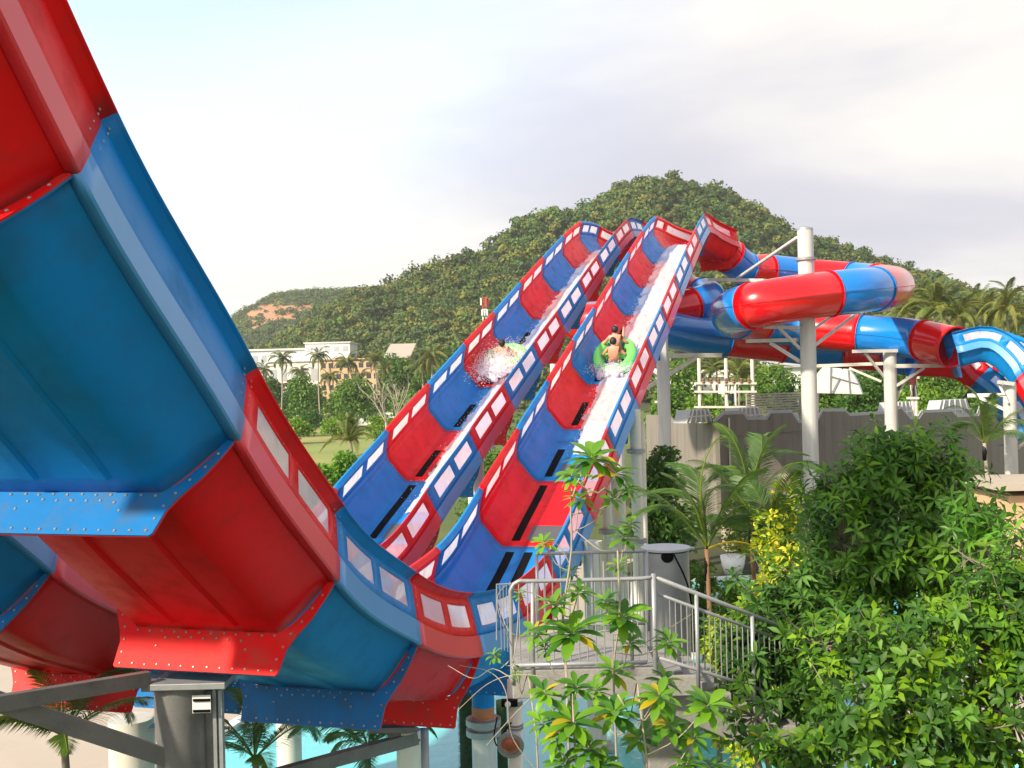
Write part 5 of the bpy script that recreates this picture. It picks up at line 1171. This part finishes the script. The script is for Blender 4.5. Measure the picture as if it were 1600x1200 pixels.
crown_tree('broadleaf_tree','lighter green broad leaved tree filling the lower right corner',G(1430,10.6),[((1400,1040,10.6),(.62,.6,.42)),((1530,1000,10.8),(.62,.6,.55)),((1330,1130,10.2),(.5,.5,.36)),((1470,1140,10.2),(.6,.55,.4)),((1580,1120,10.4),(.5,.5,.5)),((1240,1175,10.3),(.30,.4,.18)),((1570,900,11),(.35,.5,.3)),((1290,1010,11),(.32,.4,.30)),((1180,1120,11.4),(.28,.3,.25)),((1590,1000,10.6),(.4,.5,.5))],1250,8,.15,.42,'mango',[(1.35,1.5,.75),(1.0,1.2,.75),(1.8,1.8,.7),(.7,.9,.7),(2.8,2.3,.5),(.6,.8,.65)],303,150,limb=.035)
crown_tree('broadleaf_shrub','fresh light green shrub at the right edge above the corner tree',G(1560,12.6),[((1500,800,13),(.22,.3,.42)),((1575,900,12.4),(.35,.4,.42)),((1540,850,12.8),(.25,.3,.3)),((1600,860,12.2),(.25,.3,.3))],230,8,.19,.26,'lime',[(.8,.95,1),(1,1,1),(.6,.75,.9)],304,50,limb=.02,cat='shrub')
# ---- frangipani like saplings in front of the railing
def sapling(lab,u0,y,stem,ros,seed,ln=.225):
    g=random.Random(seed); gg=np.random.default_rng(seed); b=G(u0,y); t=thing('sapling',lab,'small tree',b,'slender saplings in front of the platform')
    st=[V(u,v,y) for u,v in stem]; pts=resample([b]+st,.15); k=len(pts)
    mb=MB(); mb.tube(pts,[.019-.011*i/k for i in range(k)],8); mb.build('trunk',M['palebark'],t,smooth=True)
    lib=[rleaf_mesh('leaf',M['lime'],ln,ln*.40,.28,c) for c in((1,1,1),(.65,.8,.9),(1.35,1.25,.8),(.4,.6,.8))]+[rleaf_mesh('leaf',M['croton'],ln,ln*.34,.3,(.9,.75,.5))]
    for (u,v,dy,size,tilt) in ros:
        c=V(u,v,y+dy); near=min(pts,key=lambda p:(p-(c-Vector((0,0,.25)))).length if p.z<c.z+.05 else 99)
        if (near-c).length>.03:
            mb=MB(); mm_=near.lerp(c,.5)+Vector((0,0,-.05-.1*g.random())); mb.tube(resample([near,mm_,c],.08),[.0055]*len(resample([near,mm_,c],.08)),5,cap=False); mb.build('branch',M['palebark'],t,smooth=True)
        axv=Vector((math.sin(tilt)*1.0,g.uniform(-.35,-.05),1)).normalized(); e1=axv.orthogonal().normalized(); e2=axv.cross(e1)
        n=int(14+size*6); ph=g.uniform(0,6)
        for q in range(n):
            a=ph+q*2.399; rad=e1*math.cos(a)+e2*math.sin(a); lf=-.3+1.15*q/n+g.uniform(-.12,.12); d=(rad+axv*lf).normalized(); nr=(axv-rad*lf*.5).normalized()
            me=lib[4] if g.random()<.03 else lib[g.choice([0,0,1,2,2,3] if dy<.3 else [1,1,3])]
            o=bpy.data.objects.new('leaf',me); COL.objects.link(o); o.parent=t; o.matrix_parent_inverse=Matrix.Translation(-b); o.matrix_basis=dirmat(d,nr,c-axv*(.06*(n-q)/n)+rad*.008,size*g.uniform(.75,1.1))
    return t
sapling('tallest sapling, its leafy head reaching over the red lane panel',890,9.6,[(888,1150),(884,1050),(880,960),(893,860),(893,780),(915,730)],
    [(925,712,0,1.15,.1),(893,740,.1,.8,-.4),(965,735,.0,.95,.4),(985,760,.1,.6,.5),(905,775,0,.75,-.1),(848,845,0,.55,-.3),(960,775,.1,.6,.6),(893,985,-.2,1.5,.0),(867,940,-.1,.8,-.3),(835,985,0,.7,-.5),(850,1010,0,.5,-.7),(905,920,.1,.7,.2),(893,890,.3,.4,0)],401)
sapling('middle sapling with a bright rosette level with the drum post',960,10.2,[(962,1150),(958,1050),(968,960),(965,860)],
    [(975,960,0,1.15,.1),(975,835,.1,.75,.1),(985,815,.1,.5,.3),(945,935,.1,.6,-.3),(985,1000,0,.7,.2),(960,1045,.1,.9,0),(1047,1000,0,.85,.3),(1040,1060,0,.8,.3),(930,1075,.2,.8,-.2),(965,880,.2,.55,0)],402)
sapling('leaning sapling low in front of the concrete column',1020,9.2,[(1010,1180),(985,1120),(965,1085)],
    [(960,1110,0,1.1,-.1),(1030,1085,0,.95,.1),(1108,1100,0,1.05,.3),(1045,1130,.1,.9,.2),(1000,1150,.2,.8,0),(1085,1150,.1,.8,.4),(1110,1195,.2,.8,.3),(1190,1150,.4,.6,.5),(1075,1190,.1,.9,.2)],403)
sapling('short many headed sapling at the bottom centre',905,8.8,[(900,1190),(893,1150)],
    [(895,1125,0,1.1,0),(850,1078,.1,.75,-.2),(868,1150,0,.8,-.4),(920,1165,0,.85,.2),(945,1190,0,.8,.3),(880,1190,0,.8,-.2),(845,1125,.2,.7,-.5),(900,1070,.4,.7,0)],404)
sapling('thin nearly leafless sapling crossing in front of the slide valley',840,10.8,[(838,1150),(815,1085),(800,1040)],
    [(770,1020,0,.45,-.5),(810,1045,0,.35,.3),(812,925,.2,.35,0)],405)
# bare twigs of the leafless sapling
tw=bpy.data.objects.new('dry_twig_shrub',None); COL.objects.link(tw); tw.location=G(830,10.6); tag(tw,'leafless grey twigs arching over the lowest slide panel','shrub')
g_=random.Random(9)
for pts in ([(835,1200),(800,1150),(790,1080),(765,1050),(718,1040)],[(800,1060),(770,1045),(740,1060),(700,1040)],[(900,1075),(850,1058),(800,1055),(760,1070),(715,1110)],[(800,1010),(780,960),(778,930),(790,915)],[(880,960),(840,930),(800,920)],[(905,1000),(950,985),(990,1010),(1040,985),(1080,960)],[(890,880),(870,850),(840,850)],[(840,1080),(800,1120),(760,1165)],[(893,1020),(850,995),(800,990),(780,950)],[(900,830),(940,860),(975,855)]):
    mb=MB(); q=resample([V(u,v,10.6+g_.uniform(-.15,.15)) for u,v in pts],.06); mb.tube(q,[.006-.003*i/len(q) for i in range(len(q))],5,cap=False); mb.build('twig',M['palebark'],tw,smooth=True)
# planting beds; the near one is unseen, added to cut bounced light
def bed(name,pts,n,lab,seed,leaf=.16,h=.5,mt='bushleaf',tints=TD):
    g=np.random.default_rng(seed); P_=np.array(pts); x0,y0=P_.min(0);x1,y1=P_.max(0)
    def inside(x,y):
        c=False;k=len(pts)
        for i in range(k):
            a=pts[i];b=pts[i-1]
            if (a[1]>y)!=(b[1]>y) and x<(b[0]-a[0])*(y-a[1])/(b[1]-a[1])+a[0]: c=not c
        return c
    q=[]
    while len(q)<n:
        x=g.uniform(x0,x1);y=g.uniform(y0,y1)
        if inside(x,y): q.append((x,y,h*(.3+.7*abs(noise.noise(Vector((x*.6,y*.6,seed)))))*g.random()+.05))
    q=np.array(q); d=unit(g.normal(size=(n,3))+np.array([0,0,.6])); nr=unit(g.normal(size=(n,3))*.5+np.array([0,0,1])); tt=np.array(tints)[g.integers(0,len(tints),n)]*g.uniform(.7,1.3,(n,1))
    vs,f,ti=leaves(q,d,nr,leaf*g.uniform(.7,1.3,n),leaf*.5*g.uniform(.7,1.3,n),.3,.12,tt); o=link(name,npmesh(name,vs,f,M[mt],ti)); tag(o,lab,'plants',kind='stuff'); return o
sheet('planting_soil',[(-40,3),(38,3),(38,18.4),(-4,18.4),(-9.4,20.5),(-40,21)],M['soil'],.05)  # dark ground out of view, added to cut bounce onto the slide underside
bed('added_ground_cover',[(-30,4),(22,4),(22,18.2),(-4,18.2),(-9.2,20.2),(-30,20.6)],60000,'unseen dark leafy cover added under the near slide to cut bounced light',501,.22,.9)
sheet('planting_soil',[(6.5,33.5),(13,34),(18,42),(30,60),(30,74),(12,73),(6,62),(5,45),(6.2,42)],M['soil'],.04)
# ------------------------------------------------------------ air
hz=MB(); hz.box((0,900,90-1.5),(3600,2400,183)); ho=hz.build('haze',M['white']); ho['kind']='stuff'
hm=bpy.data.materials.new('haze_air'); hm.use_nodes=True; n_=hm.node_tree.nodes; n_.clear(); oo=n_.new('ShaderNodeOutputMaterial'); pv=n_.new('ShaderNodeVolumePrincipled')
pv.inputs['Color'].default_value=(.93,.94,1,1); pv.inputs['Density'].default_value=.00014; pv.inputs['Anisotropy'].default_value=.35; hm.node_tree.links.new(pv.outputs[0],oo.inputs['Volume'])
ho.data.materials.clear(); ho.data.materials.append(hm); scn.cycles.volume_bounces=1
